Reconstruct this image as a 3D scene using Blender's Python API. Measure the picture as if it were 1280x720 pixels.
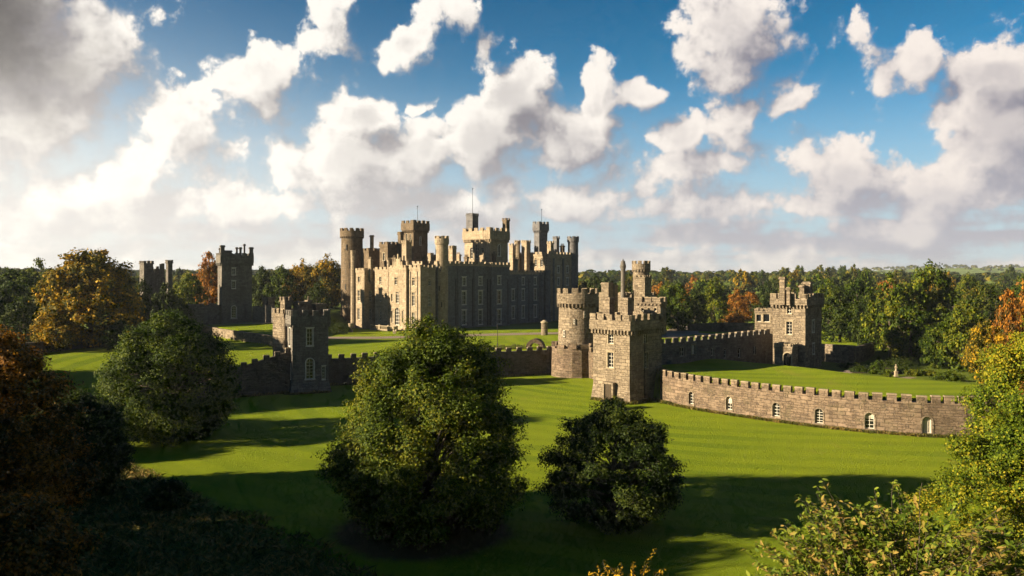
import bpy, math, random
import numpy as np
from mathutils import Vector, noise as mnoise

for o in list(bpy.data.objects): bpy.data.objects.remove(o)
S = bpy.context.scene
C = S.collection
R = math.radians
HC = 22.0            # camera height above the lower lawn
HY, F = 343.0, 1000.0

# ---------------------------------------------------------------- camera
cam_d = bpy.data.cameras.new('camera'); cam = bpy.data.objects.new('camera', cam_d); C.objects.link(cam)
cam.location = (0, 0, HC); cam.rotation_euler = (R(90), 0, 0)
cam_d.sensor_width = 36; cam_d.lens = 36*F/1280
cam_d.shift_y = -(360-HY)/1280
cam_d.clip_end = 20000; cam_d.clip_start = 0.3
S.camera = cam

# ---------------------------------------------------------------- light
SUN_AZ, SUN_EL = R(-106), R(18)
to_sun = Vector((math.sin(SUN_AZ)*math.cos(SUN_EL), math.cos(SUN_AZ)*math.cos(SUN_EL), math.sin(SUN_EL)))
sd = bpy.data.lights.new('sun', 'SUN'); sun = bpy.data.objects.new('sun', sd); C.objects.link(sun)
sd.energy = 5.0; sd.angle = R(0.5); sd.color = (1.0, 0.81, 0.54)
sun.rotation_euler = to_sun.to_track_quat('Z', 'Y').to_euler()
S.view_settings.view_transform = 'Standard'; S.view_settings.look = 'None'
S.view_settings.exposure = 1.50; S.view_settings.gamma = 1
S.view_settings.use_curve_mapping = False
S.render.engine = 'CYCLES'
S.cycles.use_adaptive_sampling = True; S.cycles.adaptive_threshold = 0.02; S.cycles.adaptive_min_samples = 12
S.cycles.max_bounces = 6; S.cycles.diffuse_bounces = 3; S.cycles.glossy_bounces = 2; S.cycles.transmission_bounces = 3; S.cycles.transparent_max_bounces = 8; S.cycles.volume_bounces = 0
S.cycles.caustics_reflective = False; S.cycles.caustics_refractive = False

W = bpy.data.worlds.new("World"); S.world = W; W.use_nodes = True
W.cycles.sampling_method = 'MANUAL'; W.cycles.sample_map_resolution = 512

class NT:
    """tiny helper to write node maths"""
    def __init__(s, tree): s.t = tree; s.n = tree.nodes; s.l = tree.links
    def node(s, kind, **kw):
        n = s.n.new(kind)
        for k, v in kw.items(): setattr(n, k, v)
        return n
    def put(s, sock, v):
        if isinstance(v, bpy.types.NodeSocket): s.l.new(v, sock)
        elif v is not None: sock.default_value = v
    def m(s, op, a, b=None, c=None, clamp=False):
        n = s.n.new('ShaderNodeMath'); n.operation = op; n.use_clamp = clamp
        s.put(n.inputs[0], a)
        if b is not None: s.put(n.inputs[1], b)
        if c is not None: s.put(n.inputs[2], c)
        return n.outputs[0]
    def v(s, op, a, b=None, c=None):
        n = s.n.new('ShaderNodeVectorMath'); n.operation = op
        s.put(n.inputs[0], a)
        if b is not None:
            if op == 'SCALE': s.put(n.inputs[3], b)
            else: s.put(n.inputs[1], b)
        if c is not None: s.put(n.inputs[2], c)
        return n.outputs[1] if op in ('LENGTH', 'DOT_PRODUCT', 'DISTANCE') else n.outputs[0]
    def mix(s, f, a, b, mode='MIX', clamp=False):
        n = s.n.new('ShaderNodeMix'); n.data_type = 'RGBA'; n.blend_type = mode; n.clamp_result = clamp
        s.put(n.inputs[0], f); s.put(n.inputs[6], a); s.put(n.inputs[7], b)
        return n.outputs[2]
    def sstep(s, x, lo, hi, a=0.0, b=1.0):
        n = s.n.new('ShaderNodeMapRange'); n.interpolation_type = 'SMOOTHSTEP'
        s.put(n.inputs[0], x); n.inputs[1].default_value = lo; n.inputs[2].default_value = hi
        n.inputs[3].default_value = a; n.inputs[4].default_value = b
        return n.outputs[0]
    def lin(s, x, lo, hi, a=0.0, b=1.0):
        n = s.n.new('ShaderNodeMapRange')
        s.put(n.inputs[0], x); n.inputs[1].default_value = lo; n.inputs[2].default_value = hi
        n.inputs[3].default_value = a; n.inputs[4].default_value = b
        return n.outputs[0]
    def noise(s, vec, scale, detail=4, rough=0.55, dim='3D', dist=0.0):
        n = s.n.new('ShaderNodeTexNoise'); n.noise_dimensions = dim
        s.put(n.inputs['Vector'], vec)
        n.inputs['Scale'].default_value = scale; n.inputs['Detail'].default_value = detail
        n.inputs['Roughness'].default_value = rough; n.inputs['Distortion'].default_value = dist
        return n.outputs[0], n.outputs[1]
    def xyz(s, x, y, z=0.0):
        n = s.n.new('ShaderNodeCombineXYZ'); s.put(n.inputs[0], x); s.put(n.inputs[1], y); s.put(n.inputs[2], z)
        return n.outputs[0]
    def sep(s, v):
        n = s.n.new('ShaderNodeSeparateXYZ'); s.put(n.inputs[0], v); return n.outputs

# ---------------------------------------------------------------- sky with clouds (by compass direction and height above the horizon)
def ang(px, py):
    u = (px-640)/F; v = (HY-py)/F
    az = math.atan(u); return az, math.atan(v*math.cos(az))
# azimuth/elevation (given as sightings), half sizes in degrees-like thousandths, tilt, weight
CLOUDS = [
 (-10,30,115,120,0,1.5),(60,70,90,80,20,1.2),(0,150,90,70,0,1.2),(60,170,42,42,0,.7),(120,40,50,75,-25,.9),(90,120,55,40,0,.7),
 (215,165,62,48,35,1.15),(160,215,85,42,25,1.1),(245,190,50,50,0,.8),(250,135,35,25,20,.6),(80,245,90,30,0,.8),
 (322,100,52,50,-20,.95),(345,135,35,30,0,.6),(405,20,24,34,10,.75),(500,60,40,34,0,1.05),(412,60,44,22,0,.62),(570,15,65,25,0,.62),(625,42,24,22,0,.72),
 (455,145,48,42,0,1.25),(375,210,55,48,0,1.0),(440,215,80,62,0,1.35),(510,205,60,55,0,1.1),(300,250,110,35,0,.8),
 (650,130,48,46,0,1.3),(600,180,62,55,0,1.3),(690,170,72,56,0,1.35),(745,110,40,38,20,1.0),(805,112,44,24,-10,.95),(760,150,40,30,0,.7),
 (915,60,58,75,0,1.15),(900,15,50,30,0,.7),(975,100,40,22,30,.6),(1000,20,60,28,0,.45),
 (860,175,36,36,0,1.15),(930,150,40,48,15,.95),(990,130,45,22,50,.85),(880,215,75,26,0,.9),
 (1060,215,62,36,5,1.1),(1075,185,40,30,0,.7),(1130,200,40,30,0,.7),(1150,75,38,30,-20,.95),(1240,110,52,60,0,1.3),(1270,170,75,62,0,1.4),(1185,240,60,42,0,1.1),(1200,50,25,15,-30,.45),
 (1080,25,20,42,30,.65),(60,110,60,50,0,.9),(700,240,150,34,0,.85),(560,250,90,30,0,.7),(532,130,14,16,0,.7),(235,95,20,10,0,.6),(140,120,16,18,0,.6),(900,262,150,24,0,.7),(1120,275,120,20,0,.7),
]
def cloud_group():
    g = bpy.data.node_groups.new('cloud_density', 'ShaderNodeTree')
    g.interface.new_socket('P', in_out='INPUT', socket_type='NodeSocketVector')
    g.interface.new_socket('D', in_out='OUTPUT', socket_type='NodeSocketFloat')
    g.interface.new_socket('B', in_out='OUTPUT', socket_type='NodeSocketFloat')
    t = NT(g); gi = t.node('NodeGroupInput'); go = t.node('NodeGroupOutput')
    P = gi.outputs[0]
    w = t.noise(P, 9.0, 3, 0.6, '2D')[1]
    w = t.v('SCALE', t.v('SUBTRACT', w, (0.5, 0.5, 0.5)), 0.085)
    Q = t.v('ADD', P, w)
    tot = None
    for (px, py, rx, ry, tilt, wt) in CLOUDS:
        a, e = ang(px, py)
        mp = t.node('ShaderNodeMapping', vector_type='TEXTURE')
        t.l.new(Q, mp.inputs[0])
        mp.inputs['Location'].default_value = (a, e, 0)
        mp.inputs['Rotation'].default_value = (0, 0, R(tilt))
        mp.inputs['Scale'].default_value = (rx/1000*1.36, ry/1000*1.34, 1)
        d2 = t.v('DOT_PRODUCT', t.v('MULTIPLY', mp.outputs[0], (1, 1, 0)), mp.outputs[0])
        f = t.m('MULTIPLY', t.m('EXPONENT', t.m('MULTIPLY', d2, -1.6)), wt)
        tot = f if tot is None else t.m('SMOOTH_MAX', tot, f, 0.22)
    s = t.sep(P)
    # puffs
    vo = t.node('ShaderNodeTexVoronoi', feature='SMOOTH_F1', voronoi_dimensions='2D', normalize=True)
    t.l.new(t.v('ADD', P, t.v('SCALE', w, 0.35)), vo.inputs['Vector']); vo.inputs['Scale'].default_value = 30
    vo.inputs['Detail'].default_value = 3.0; vo.inputs['Roughness'].default_value = 0.6; vo.inputs['Smoothness'].default_value = 0.55
    puff = t.m('SUBTRACT', 0.36, vo.outputs['Distance'])
    n1 = t.m('SUBTRACT', t.noise(P, 11.0, 7, 0.62, '2D')[0], 0.5)
    D = t.m('ADD', tot, t.m('MULTIPLY', n1, 1.38))
    D = t.m('ADD', D, t.m('MULTIPLY', puff, 0.75))
    L = D
    # the broken layer low over the horizon, long and flat
    flat = t.v('MULTIPLY', P, (6.0, 38.0, 5.0))
    n2 = t.m('SUBTRACT', t.noise(flat, 1.0, 5, 0.56, '2D')[0], 0.5)
    low = t.sstep(s[1], 0.13, 0.015)
    lown = t.m('MULTIPLY', low, t.m('ADD', 0.64, t.m('MULTIPLY', n2, 2.3)))
    D = t.m('ADD', D, lown)
    # clouds elsewhere round the compass
    away = t.sstep(t.m('ABSOLUTE', s[0]), 0.66, 1.0)
    D = t.m('ADD', D, t.m('MULTIPLY', away, t.m('MULTIPLY', t.sstep(s[1], .9, .1), t.m('MULTIPLY', t.noise(P, 3.0, 2, .5, '2D')[0], 0.75))))
    D = t.m('SUBTRACT', D, 0.44)
    t.l.new(D, go.inputs[0]); t.l.new(L, go.inputs[1])
    return g
def build_world():
    W.node_tree.nodes.clear()
    t = NT(W.node_tree)
    tc = t.node('ShaderNodeTexCoord'); g = tc.outputs['Generated']
    s = t.sep(g)
    az = t.m('ARCTAN2', s[0], s[1]); el = t.m('ARCSINE', s[2])
    P = t.xyz(az, el, 0.0)
    grp = cloud_group()
    def dens(off):
        n = t.node('ShaderNodeGroup', node_tree=grp)
        t.l.new(t.v('ADD', P, off) if off else P, n.inputs[0]); return n.outputs[0], n.outputs[1]
    D, L1 = dens(None)
    _, L2 = dens((-0.024, 0.030, 0.0))
    lit = t.sstep(t.m('SUBTRACT', L1, L2), -0.42, 0.50)
    lit0 = lit
    # thick hearts of clouds are greyer
    thick = t.sstep(D, 0.30, 1.0)
    lit = t.m('MULTIPLY', lit, t.m('SUBTRACT', 1.0, t.m('MULTIPLY', thick, 0.45)))
    alpha = t.m('DIVIDE', t.m('ADD', D, 0.05), t.m('ADD', 0.19, t.m('MULTIPLY', t.m('SUBTRACT', 1.0, lit0), 0.42)), clamp=True)
    alpha = t.sstep(alpha, 0.0, 1.0)
    # glare towards the sun's side
    ga = t.m('MULTIPLY', t.m('SUBTRACT', az, -0.62), 1/0.42); ge = t.m('MULTIPLY', t.m('SUBTRACT', el, 0.06), 1/0.17)
    glow = t.m('EXPONENT', t.m('MULTIPLY', t.m('ADD', t.m('MULTIPLY', ga, ga), t.m('MULTIPLY', ge, ge)), -1.0))
    lit2 = t.m('ADD', lit, t.m('MULTIPLY', glow, 0.45), clamp=True)
    side = t.sstep(az, -0.2, 0.5)
    litc = t.mix(side, (0.58, 0.55, 0.505, 1), (0.53, 0.48, 0.44, 1))
    shc = t.mix(side, (0.150, 0.140, 0.152, 1), (0.135, 0.132, 0.168, 1))
    shc = t.mix(t.sstep(el, .20, .03), shc, t.mix(side, (.30, .292, .30, 1), (.275, .27, .295, 1)))
    cc = t.mix(lit2, shc, litc)
    # the tall dark cloud in the upper left
    da = t.m('MULTIPLY', t.m('SUBTRACT', az, -0.60), 1/0.13); de = t.m('MULTIPLY', t.m('SUBTRACT', el, 0.27), 1/0.12)
    dk = t.m('EXPONENT', t.m('MULTIPLY', t.m('ADD', t.m('MULTIPLY', da, da), t.m('MULTIPLY', de, de)), -1.0))
    dk = t.m('MULTIPLY', dk, t.sstep(D, .35, 1.1))
    cc = t.mix(t.m('MULTIPLY', dk, 0.9, clamp=True), cc, (0.050, 0.045, 0.045, 1))
    sky = t.node('ShaderNodeTexSky', sky_type='NISHITA'); sky.sun_disc = False
    sky.sun_elevation = SUN_EL; sky.sun_rotation = SUN_AZ
    sky.air_density = 1.0; sky.dust_density = 0.4; sky.ozone_density = 3.5
    hs = t.node('ShaderNodeHueSaturation'); hs.inputs['Saturation'].default_value = 1.35; hs.inputs['Value'].default_value = 1.0
    t.l.new(sky.outputs[0], hs.inputs['Color'])
    skyc = t.v('MULTIPLY', hs.outputs[0], (SKYK*.80, SKYK*.98, SKYK*.90))
    skyc = t.v('SCALE', skyc, t.sstep(el, .10, .42, 1.0, .66))
    skyc = t.mix(t.sstep(el, 0.26, 0.0, 0, .80), skyc, (0.31, 0.355, 0.43, 1))
    skyc = t.mix(t.m('MULTIPLY', glow, 0.50), skyc, (0.62, 0.56, 0.48, 1))
    # unseen sky behind the view is darkened on purpose to deepen wall shade
    back = t.sstep(t.m('ABSOLUTE', az), 0.70, 1.3)
    cc = t.mix(t.m('MULTIPLY', back, 0.72), cc, (0.05, 0.058, 0.075, 1))
    col = t.mix(alpha, skyc, cc)
    col = t.v('SCALE', col, t.m('SUBTRACT', 1.0, t.m('MULTIPLY', back, 0.42)))
    add = t.v('SCALE', t.xyz(0.30, 0.27, 0.22), t.m('MULTIPLY', glow, 0.30))
    col = t.v('ADD', col, add)
    bg = t.node('ShaderNodeBackground'); t.l.new(t.v('SCALE', col, 10.0), bg.inputs[0]); bg.inputs[1].default_value = 0.064
    out = t.node('ShaderNodeOutputWorld'); t.l.new(bg.outputs[0], out.inputs[0])
SKYK = 0.076
build_world()

# ---------------------------------------------------------------- materials
def new_mat(name):
    m = bpy.data.materials.new(name); m.use_nodes = True; m.node_tree.nodes.clear()
    t = NT(m.node_tree)
    b = t.node('ShaderNodeBsdfPrincipled'); o = t.node('ShaderNodeOutputMaterial')
    t.l.new(b.outputs[0], o.inputs[0])
    b.inputs['Roughness'].default_value = 0.9
    b.inputs['Specular IOR Level'].default_value = 0.25
    return m, t, b, o
def bump(t, h, strength=0.5, dist=0.1, normal=None):
    n = t.node('ShaderNodeBump'); n.inputs['Strength'].default_value = strength; n.inputs['Distance'].default_value = dist
    t.put(n.inputs['Height'], h)
    return n.outputs[0]
def stone(name, c1, c2, c3, bw=0.7, bh=0.32, mortar=0.025, bumps=0.5, stain=0.6, moss=0.0, rows=1.0):
    m, t, b, o = new_mat(name)
    uv = t.node('ShaderNodeUVMap').outputs[0]
    pos = t.node('ShaderNodeNewGeometry').outputs['Position']
    wob = t.v('SCALE', t.v('SUBTRACT', t.noise(uv, .9, 3, .6)[1], (.5, .5, .5)), 0.34)
    q = t.v('ADD', uv, wob)
    br = t.node('ShaderNodeTexBrick'); t.l.new(q, br.inputs['Vector'])
    br.inputs['Scale'].default_value = 1; br.inputs['Brick Width'].default_value = bw; br.inputs['Row Height'].default_value = bh
    br.inputs['Mortar Size'].default_value = mortar; br.inputs['Mortar Smooth'].default_value = 0.4
    br.offset = 0.5; br.squash = 0.7; br.squash_frequency = 3
    br.inputs['Color1'].default_value = (*c1, 1); br.inputs['Color2'].default_value = (*c2, 1); br.inputs['Mortar'].default_value = (*[x*0.45 for x in c1], 1)
    b2 = t.node('ShaderNodeTexBrick'); t.l.new(t.v('ADD', q, (3.3, .17, 0)), b2.inputs['Vector'])
    b2.inputs['Scale'].default_value = 1; b2.inputs['Brick Width'].default_value = bw*1.7; b2.inputs['Row Height'].default_value = bh*1.55
    b2.inputs['Mortar Size'].default_value = mortar*1.2; b2.inputs['Mortar Smooth'].default_value = .5; b2.offset = .37
    b2.inputs['Color1'].default_value = (*[x*1.08 for x in c1], 1); b2.inputs['Color2'].default_value = (*[x*.72 for x in c2], 1); b2.inputs['Mortar'].default_value = (*[x*0.4 for x in c1], 1)
    msk = t.sstep(t.noise(pos, .33, 3, .6)[0], .47, .53)
    bcol = t.mix(msk, br.outputs['Color'], b2.outputs['Color'])
    bfac = t.m('ADD', t.m('MULTIPLY', br.outputs['Fac'], t.m('SUBTRACT', 1.0, msk)), t.m('MULTIPLY', b2.outputs['Fac'], msk))
    big = t.noise(pos, 0.16, 5, .65)[0]; mid = t.noise(pos, 1.1, 4, .7)[0]; fine = t.noise(pos, 5.0, 3, .7)[0]
    col = t.mix(t.sstep(mid, .45, .70, 0, .6), bcol, (*c3, 1))
    col = t.mix(t.sstep(fine, .4, .75, 0, .5), col, (c1[0]*1.35, c1[1]*1.32, c1[2]*1.25, 1))
    # grime near ledges and feet, rain streaks and soot: long in height
    st = t.v('MULTIPLY', pos, (1.6, 1.6, 0.16)); sn = t.noise(st, 1.0, 5, .65)[0]
    col = t.mix(t.sstep(sn, .50, .72, 0, stain), col, (c1[0]*.33, c1[1]*.31, c1[2]*.30, 1))
    col = t.mix(t.sstep(big, .48, .70, 0, stain*.7), col, (c1[0]*.45, c1[1]*.45, c1[2]*.42, 1))
    if moss > 0:
        col = t.mix(t.sstep(t.noise(pos, .5, 5, .7)[0], .5, .66, 0, moss), col, (.075, .085, .03, 1))
    t.l.new(col, b.inputs['Base Color'])
    h = t.m('ADD', t.m('MULTIPLY', bfac, -1.0), t.m('MULTIPLY', fine, 0.9))
    h = t.m('ADD', h, t.m('MULTIPLY', mid, 0.8))
    t.l.new(bump(t, h, bumps, 0.09), b.inputs['Normal'])
    return m
def plain(name, col, rough=0.8, var=0.25, scale=3.0, metal=0.0):
    m, t, b, o = new_mat(name)
    pos = t.node('ShaderNodeNewGeometry').outputs['Position']
    n = t.noise(pos, scale, 4, .65)[0]
    c = t.mix(t.sstep(n, .35, .7), (*[x*(1-var) for x in col], 1), (*[min(1, x*(1+var)) for x in col], 1))
    t.l.new(c, b.inputs['Base Color']); b.inputs['Roughness'].default_value = rough; b.inputs['Metallic'].default_value = metal
    t.l.new(bump(t, n, .3, .05), b.inputs['Normal'])
    return m
def glass_mat():
    m, t, b, o = new_mat('window glass')
    b.inputs['Base Color'].default_value = (.012, .014, .018, 1); b.inputs['Roughness'].default_value = .12
    b.inputs['Specular IOR Level'].default_value = .7
    pos = t.node('ShaderNodeNewGeometry').outputs['Position']
    t.l.new(bump(t, t.noise(pos, 2.2, 1, .5)[0], .25, .05), b.inputs['Normal'])
    return m
def leaf_mat(name, cols, patch=0.25, trans=0.28, hue_by_object=0.0):
    """cols: three leaf colours mixed by clump-sized noise and a per-leaf random"""
    m, t, b, o = new_mat(name)
    at = t.node('ShaderNodeAttribute', attribute_name='rnd', attribute_type='GEOMETRY').outputs['Fac']
    tc = t.node('ShaderNodeTexCoord').outputs['Object']
    oi = t.node('ShaderNodeObjectInfo').outputs['Random']
    n = t.noise(t.v('ADD', tc, t.v('SCALE', t.xyz(oi, oi, oi), 40.0)), patch, 3, .6)[0]
    k = t.m('ADD', t.m('MULTIPLY', n, 1.0), t.m('MULTIPLY', t.m('SUBTRACT', at, 0.5), 0.35))
    c = t.mix(t.sstep(k, .36, .52), (*cols[0], 1), (*cols[1], 1))
    c = t.mix(t.sstep(k, .52, .68), c, (*cols[2], 1))
    hs = t.node('ShaderNodeHueSaturation'); t.l.new(c, hs.inputs['Color'])
    t.put(hs.inputs['Value'], t.m('ADD', 0.72, t.m('MULTIPLY', at, 0.6)))
    t.put(hs.inputs['Hue'], t.m('ADD', 0.5 - hue_by_object/2, t.m('MULTIPLY', oi, hue_by_object)))
    t.l.new(hs.outputs[0], b.inputs['Base Color']); b.inputs['Roughness'].default_value = .65
    b.inputs['Specular IOR Level'].default_value = .15
    tr = t.node('ShaderNodeBsdfTranslucent'); t.l.new(t.mix(.5, hs.outputs[0], t.v('MULTIPLY', hs.outputs[0], (1.2, 1.15, .4))), tr.inputs[0])
    mx = t.node('ShaderNodeMixShader'); mx.inputs[0].default_value = trans
    t.l.new(b.outputs[0], mx.inputs[1]); t.l.new(tr.outputs[0], mx.inputs[2]); t.l.new(mx.outputs[0], o.inputs[0])
    return m
def bark_mat():
    m, t, b, o = new_mat('bark')
    tc = t.node('ShaderNodeTexCoord').outputs['Object']
    n = t.noise(t.v('MULTIPLY', tc, (6, 6, 1.2)), 1.0, 4, .7)[0]
    t.l.new(t.mix(t.sstep(n, .35, .65), (.035, .028, .02, 1), (.12, .10, .075, 1)), b.inputs['Base Color'])
    t.l.new(bump(t, n, .7, .08), b.inputs['Normal'])
    return m

M = {}
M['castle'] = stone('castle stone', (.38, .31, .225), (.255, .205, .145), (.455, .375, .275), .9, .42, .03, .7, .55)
M['castle_shade'] = stone('shaded castle stone', (.165, .163, .175), (.105, .103, .110), (.205, .202, .212), .8, .40, .02, .5, .5)  # darker, bluer copy of the castle stone; the shade is in its colour
M['gate'] = stone('gatehouse rubble stone', (.262, .212, .155), (.118, .094, .070), (.35, .29, .215), .75, .38, .05, 1.0, .55)
M['castle_brown'] = stone('brown tower stone', (.165, .125, .085), (.105, .08, .055), (.21, .165, .115), .9, .42, .03, .6, .5)
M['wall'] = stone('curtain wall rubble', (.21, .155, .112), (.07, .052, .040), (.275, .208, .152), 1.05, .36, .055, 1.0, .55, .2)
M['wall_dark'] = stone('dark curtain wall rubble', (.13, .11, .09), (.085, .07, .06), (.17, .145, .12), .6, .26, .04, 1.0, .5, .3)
M['tower_dark'] = stone('dark tower rubble', (.19, .175, .16), (.115, .105, .095), (.245, .225, .205), .6, .3, .035, .9, .5, .15)
M['coping'] = stone('pale coping stone', (.28, .225, .155), (.20, .16, .11), (.34, .285, .205), 1.1, .6, .015, .5, .5, .3)
M['trim'] = plain('dressed limestone', (.32, .265, .185), .8, .2, 2.0)
M['trim_dark'] = plain('weathered dressed stone', (.20, .18, .15), .85, .3, 2.0)
M['sill'] = plain('pale window dressings', (.60, .57, .52), .8, .2, 2.0)
M['white'] = plain('white painted wood', (.66, .62, .54), .5, .18, 2.0)
M['glass'] = glass_mat()
M['curtain'] = plain('pale window blind', (.50, .47, .40), .9, .1, 1.0)
M['wood'] = plain('dark oak', (.05, .035, .02), .7, .3, 4.0)
M['iron'] = plain('black iron', (.02, .02, .022), .5, .2, 8.0)
M['lead'] = plain('roof lead and slate', (.10, .105, .12), .6, .25, .8)
M['gravel'] = plain('gravel', (.26, .205, .165), .95, .22, 6.0)
M['bark'] = bark_mat()
M['soil'] = plain('bed soil', (.05, .036, .024), .95, .4, 5.0)

# ---------------------------------------------------------------- mesh builder
class MB:
    def __init__(s): s.v = []; s.f = []; s.mi = []; s.cur = 0
    def face(s, pts):
        i = len(s.v); s.v.extend([tuple(p) for p in pts]); s.f.append(tuple(range(i, i+len(pts)))); s.mi.append(s.cur)
    def box(s, o, a, b, la, lb, z0, z1, taper=0.0):
        """o=(x,y) corner; a,b unit xy directions; grows la along a and lb along b"""
        ox, oy = o
        def q(u, w, z, t=0):
            uu = u + (t if u == 0 else -t); ww = w + (t if w == 0 else -t)
            return (ox+a[0]*uu+b[0]*ww, oy+a[1]*uu+b[1]*ww, z)
        B = [q(0, 0, z0), q(la, 0, z0), q(la, lb, z0), q(0, lb, z0)]
        T = [q(0, 0, z1, taper), q(la, 0, z1, taper), q(la, lb, z1, taper), q(0, lb, z1, taper)]
        cr = a[0]*b[1]-a[1]*b[0]
        if cr < 0: B = B[::-1]; T = T[::-1]
        s.face(B[::-1]); s.face(T)
        for i in range(4):
            j = (i+1) % 4; s.face([B[i], B[j], T[j], T[i]])
    def cbox(s, cx, cy, a, la, lb, z0, z1, taper=0.0):
        b = (-a[1], a[0])
        s.box((cx-a[0]*la/2-b[0]*lb/2, cy-a[1]*la/2-b[1]*lb/2), a, b, la, lb, z0, z1, taper)
    def prism(s, poly, z0, z1, top=None, cap=True):
        top = top or poly; n = len(poly)
        A = sum(poly[i][0]*poly[(i+1) % n][1]-poly[(i+1) % n][0]*poly[i][1] for i in range(n))
        if A < 0: poly = poly[::-1]; top = top[::-1]
        for i in range(n):
            j = (i+1) % n
            s.face([(*poly[i], z0), (*poly[j], z0), (*top[j], z1), (*top[i], z1)])
        if cap:
            s.face([(*p, z1) for p in top]); s.face([(*p, z0) for p in poly[::-1]])
    def cyl(s, x, y, r0, r1, z0, z1, n=24, ph=0.0, cap=True):
        P = [(x+r0*math.cos(ph+2*math.pi*i/n), y+r0*math.sin(ph+2*math.pi*i/n)) for i in range(n)]
        Q = [(x+r1*math.cos(ph+2*math.pi*i/n), y+r1*math.sin(ph+2*math.pi*i/n)) for i in range(n)]
        s.prism(P, z0, z1, Q, cap)
    def tube(s, p, q, r0, r1, n=7):
        p = Vector(p); q = Vector(q); d = (q-p)
        if d.length < 1e-6: return
        d.normalize(); u = d.orthogonal().normalized(); w = d.cross(u)
        A = [p+(u*math.cos(k*2*math.pi/n)+w*math.sin(k*2*math.pi/n))*r0 for k in range(n)]
        B = [q+(u*math.cos(k*2*math.pi/n)+w*math.sin(k*2*math.pi/n))*r1 for k in range(n)]
        for k in range(n):
            j = (k+1) % n; s.face([A[k], A[j], B[j], B[k]])
        s.face(B); s.face(A[::-1])
    def sphere(s, c, r, nu=10, nv=6, sq=(1, 1, 1)):
        def pt(i, j):
            th = math.pi*j/nv; ph = 2*math.pi*i/nu
            return (c[0]+r*sq[0]*math.sin(th)*math.cos(ph), c[1]+r*sq[1]*math.sin(th)*math.sin(ph), c[2]+r*sq[2]*math.cos(th))
        for j in range(nv):
            for i in range(nu):
                a, b_, c_, d = pt(i, j), pt(i, j+1), pt(i+1, j+1), pt(i+1, j)
                if j == 0: s.face([a, b_, c_])
                elif j == nv-1: s.face([a, b_, d])
                else: s.face([a, b_, c_, d])
    def build(s, name, mat, parent=None, mats=None, origin=None):
        me = bpy.data.meshes.new(name)
        ox, oy, oz = origin or (0, 0, 0)
        vs = [(x-ox, y-oy, z-oz) for x, y, z in s.v]
        me.from_pydata(vs, [], s.f); me.update()
        if mats:
            for mm in mats: me.materials.append(mm)
            me.polygons.foreach_set('material_index', s.mi)
        else: me.materials.append(mat)
        uv = me.uv_layers.new(name='UVMap')
        nl = len(me.loops); co = np.empty(len(me.vertices)*3); me.vertices.foreach_get('co', co); co = co.reshape(-1, 3)
        co = co + np.array([ox, oy, oz])
        li = np.empty(nl, int); me.loops.foreach_get('vertex_index', li)
        npoly = len(me.polygons); nr = np.empty(npoly*3); me.polygons.foreach_get('normal', nr); nr = nr.reshape(-1, 3)
        ls = np.empty(npoly, int); me.polygons.foreach_get('loop_total', ls); pn = np.repeat(np.arange(npoly), ls)
        N = nr[pn]; X = co[li]; flat = np.abs(N[:, 2]) > .75
        h = np.sqrt(N[:, 0]**2+N[:, 1]**2)+1e-9
        u = np.where(flat, X[:, 0], (X[:, 0]*-N[:, 1]+X[:, 1]*N[:, 0])/h); v = np.where(flat, X[:, 1], X[:, 2])
        uv.data.foreach_set('uv', np.stack([u, v], 1).ravel())
        o = bpy.data.objects.new(name, me); C.objects.link(o)
        if origin: o.location = origin
        if parent is not None: o.parent = parent
        return o

def tag(o, label, cat, group=None):
    o['label'] = label; o['category'] = cat
    if group: o['group'] = group
    return o
def struct(o): o['kind'] = 'structure'; return o
def empty(name, label, cat, group=None, loc=(0, 0, 0)):
    o = bpy.data.objects.new(name, None); C.objects.link(o); o.location = loc; o.empty_display_size = .5
    return tag(o, label, cat, group)

def P2(px, d): return ((px-640)/F*d, d)
def ZP(py, d): return HC-(py-HY)/F*d
def unit(x, y): l = math.hypot(x, y); return (x/l, y/l)

class Fr:
    """a square frame: corner nearest the camera, a = direction of the sunlit (left) face, b = direction of the shaded (right) face"""
    def __init__(s, px, d, th):
        s.o = P2(px, d); s.a = (-math.cos(th), math.sin(th)); s.b = (math.sin(th), math.cos(th))
    def pt(s, u, w): return (s.o[0]+s.a[0]*u+s.b[0]*w, s.o[1]+s.a[1]*u+s.b[1]*w)
    def u_at(s, px, w=0.0):
        k = (px-640)/F; x, y = s.pt(0, w); return (k*y-x)/(s.a[0]-k*s.a[1])
    def w_at(s, px, u=0.0):
        k = (px-640)/F; x, y = s.pt(u, 0); return (k*y-x)/(s.b[0]-k*s.b[1])
    def depth(s, u, w): return s.pt(u, w)[1]
    def box(s, mb, u0, u1, w0, w1, z0, z1, taper=0.0):
        mb.box(s.pt(u0, w0), s.a, s.b, u1-u0, w1-w0, z0, z1, taper)

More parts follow.
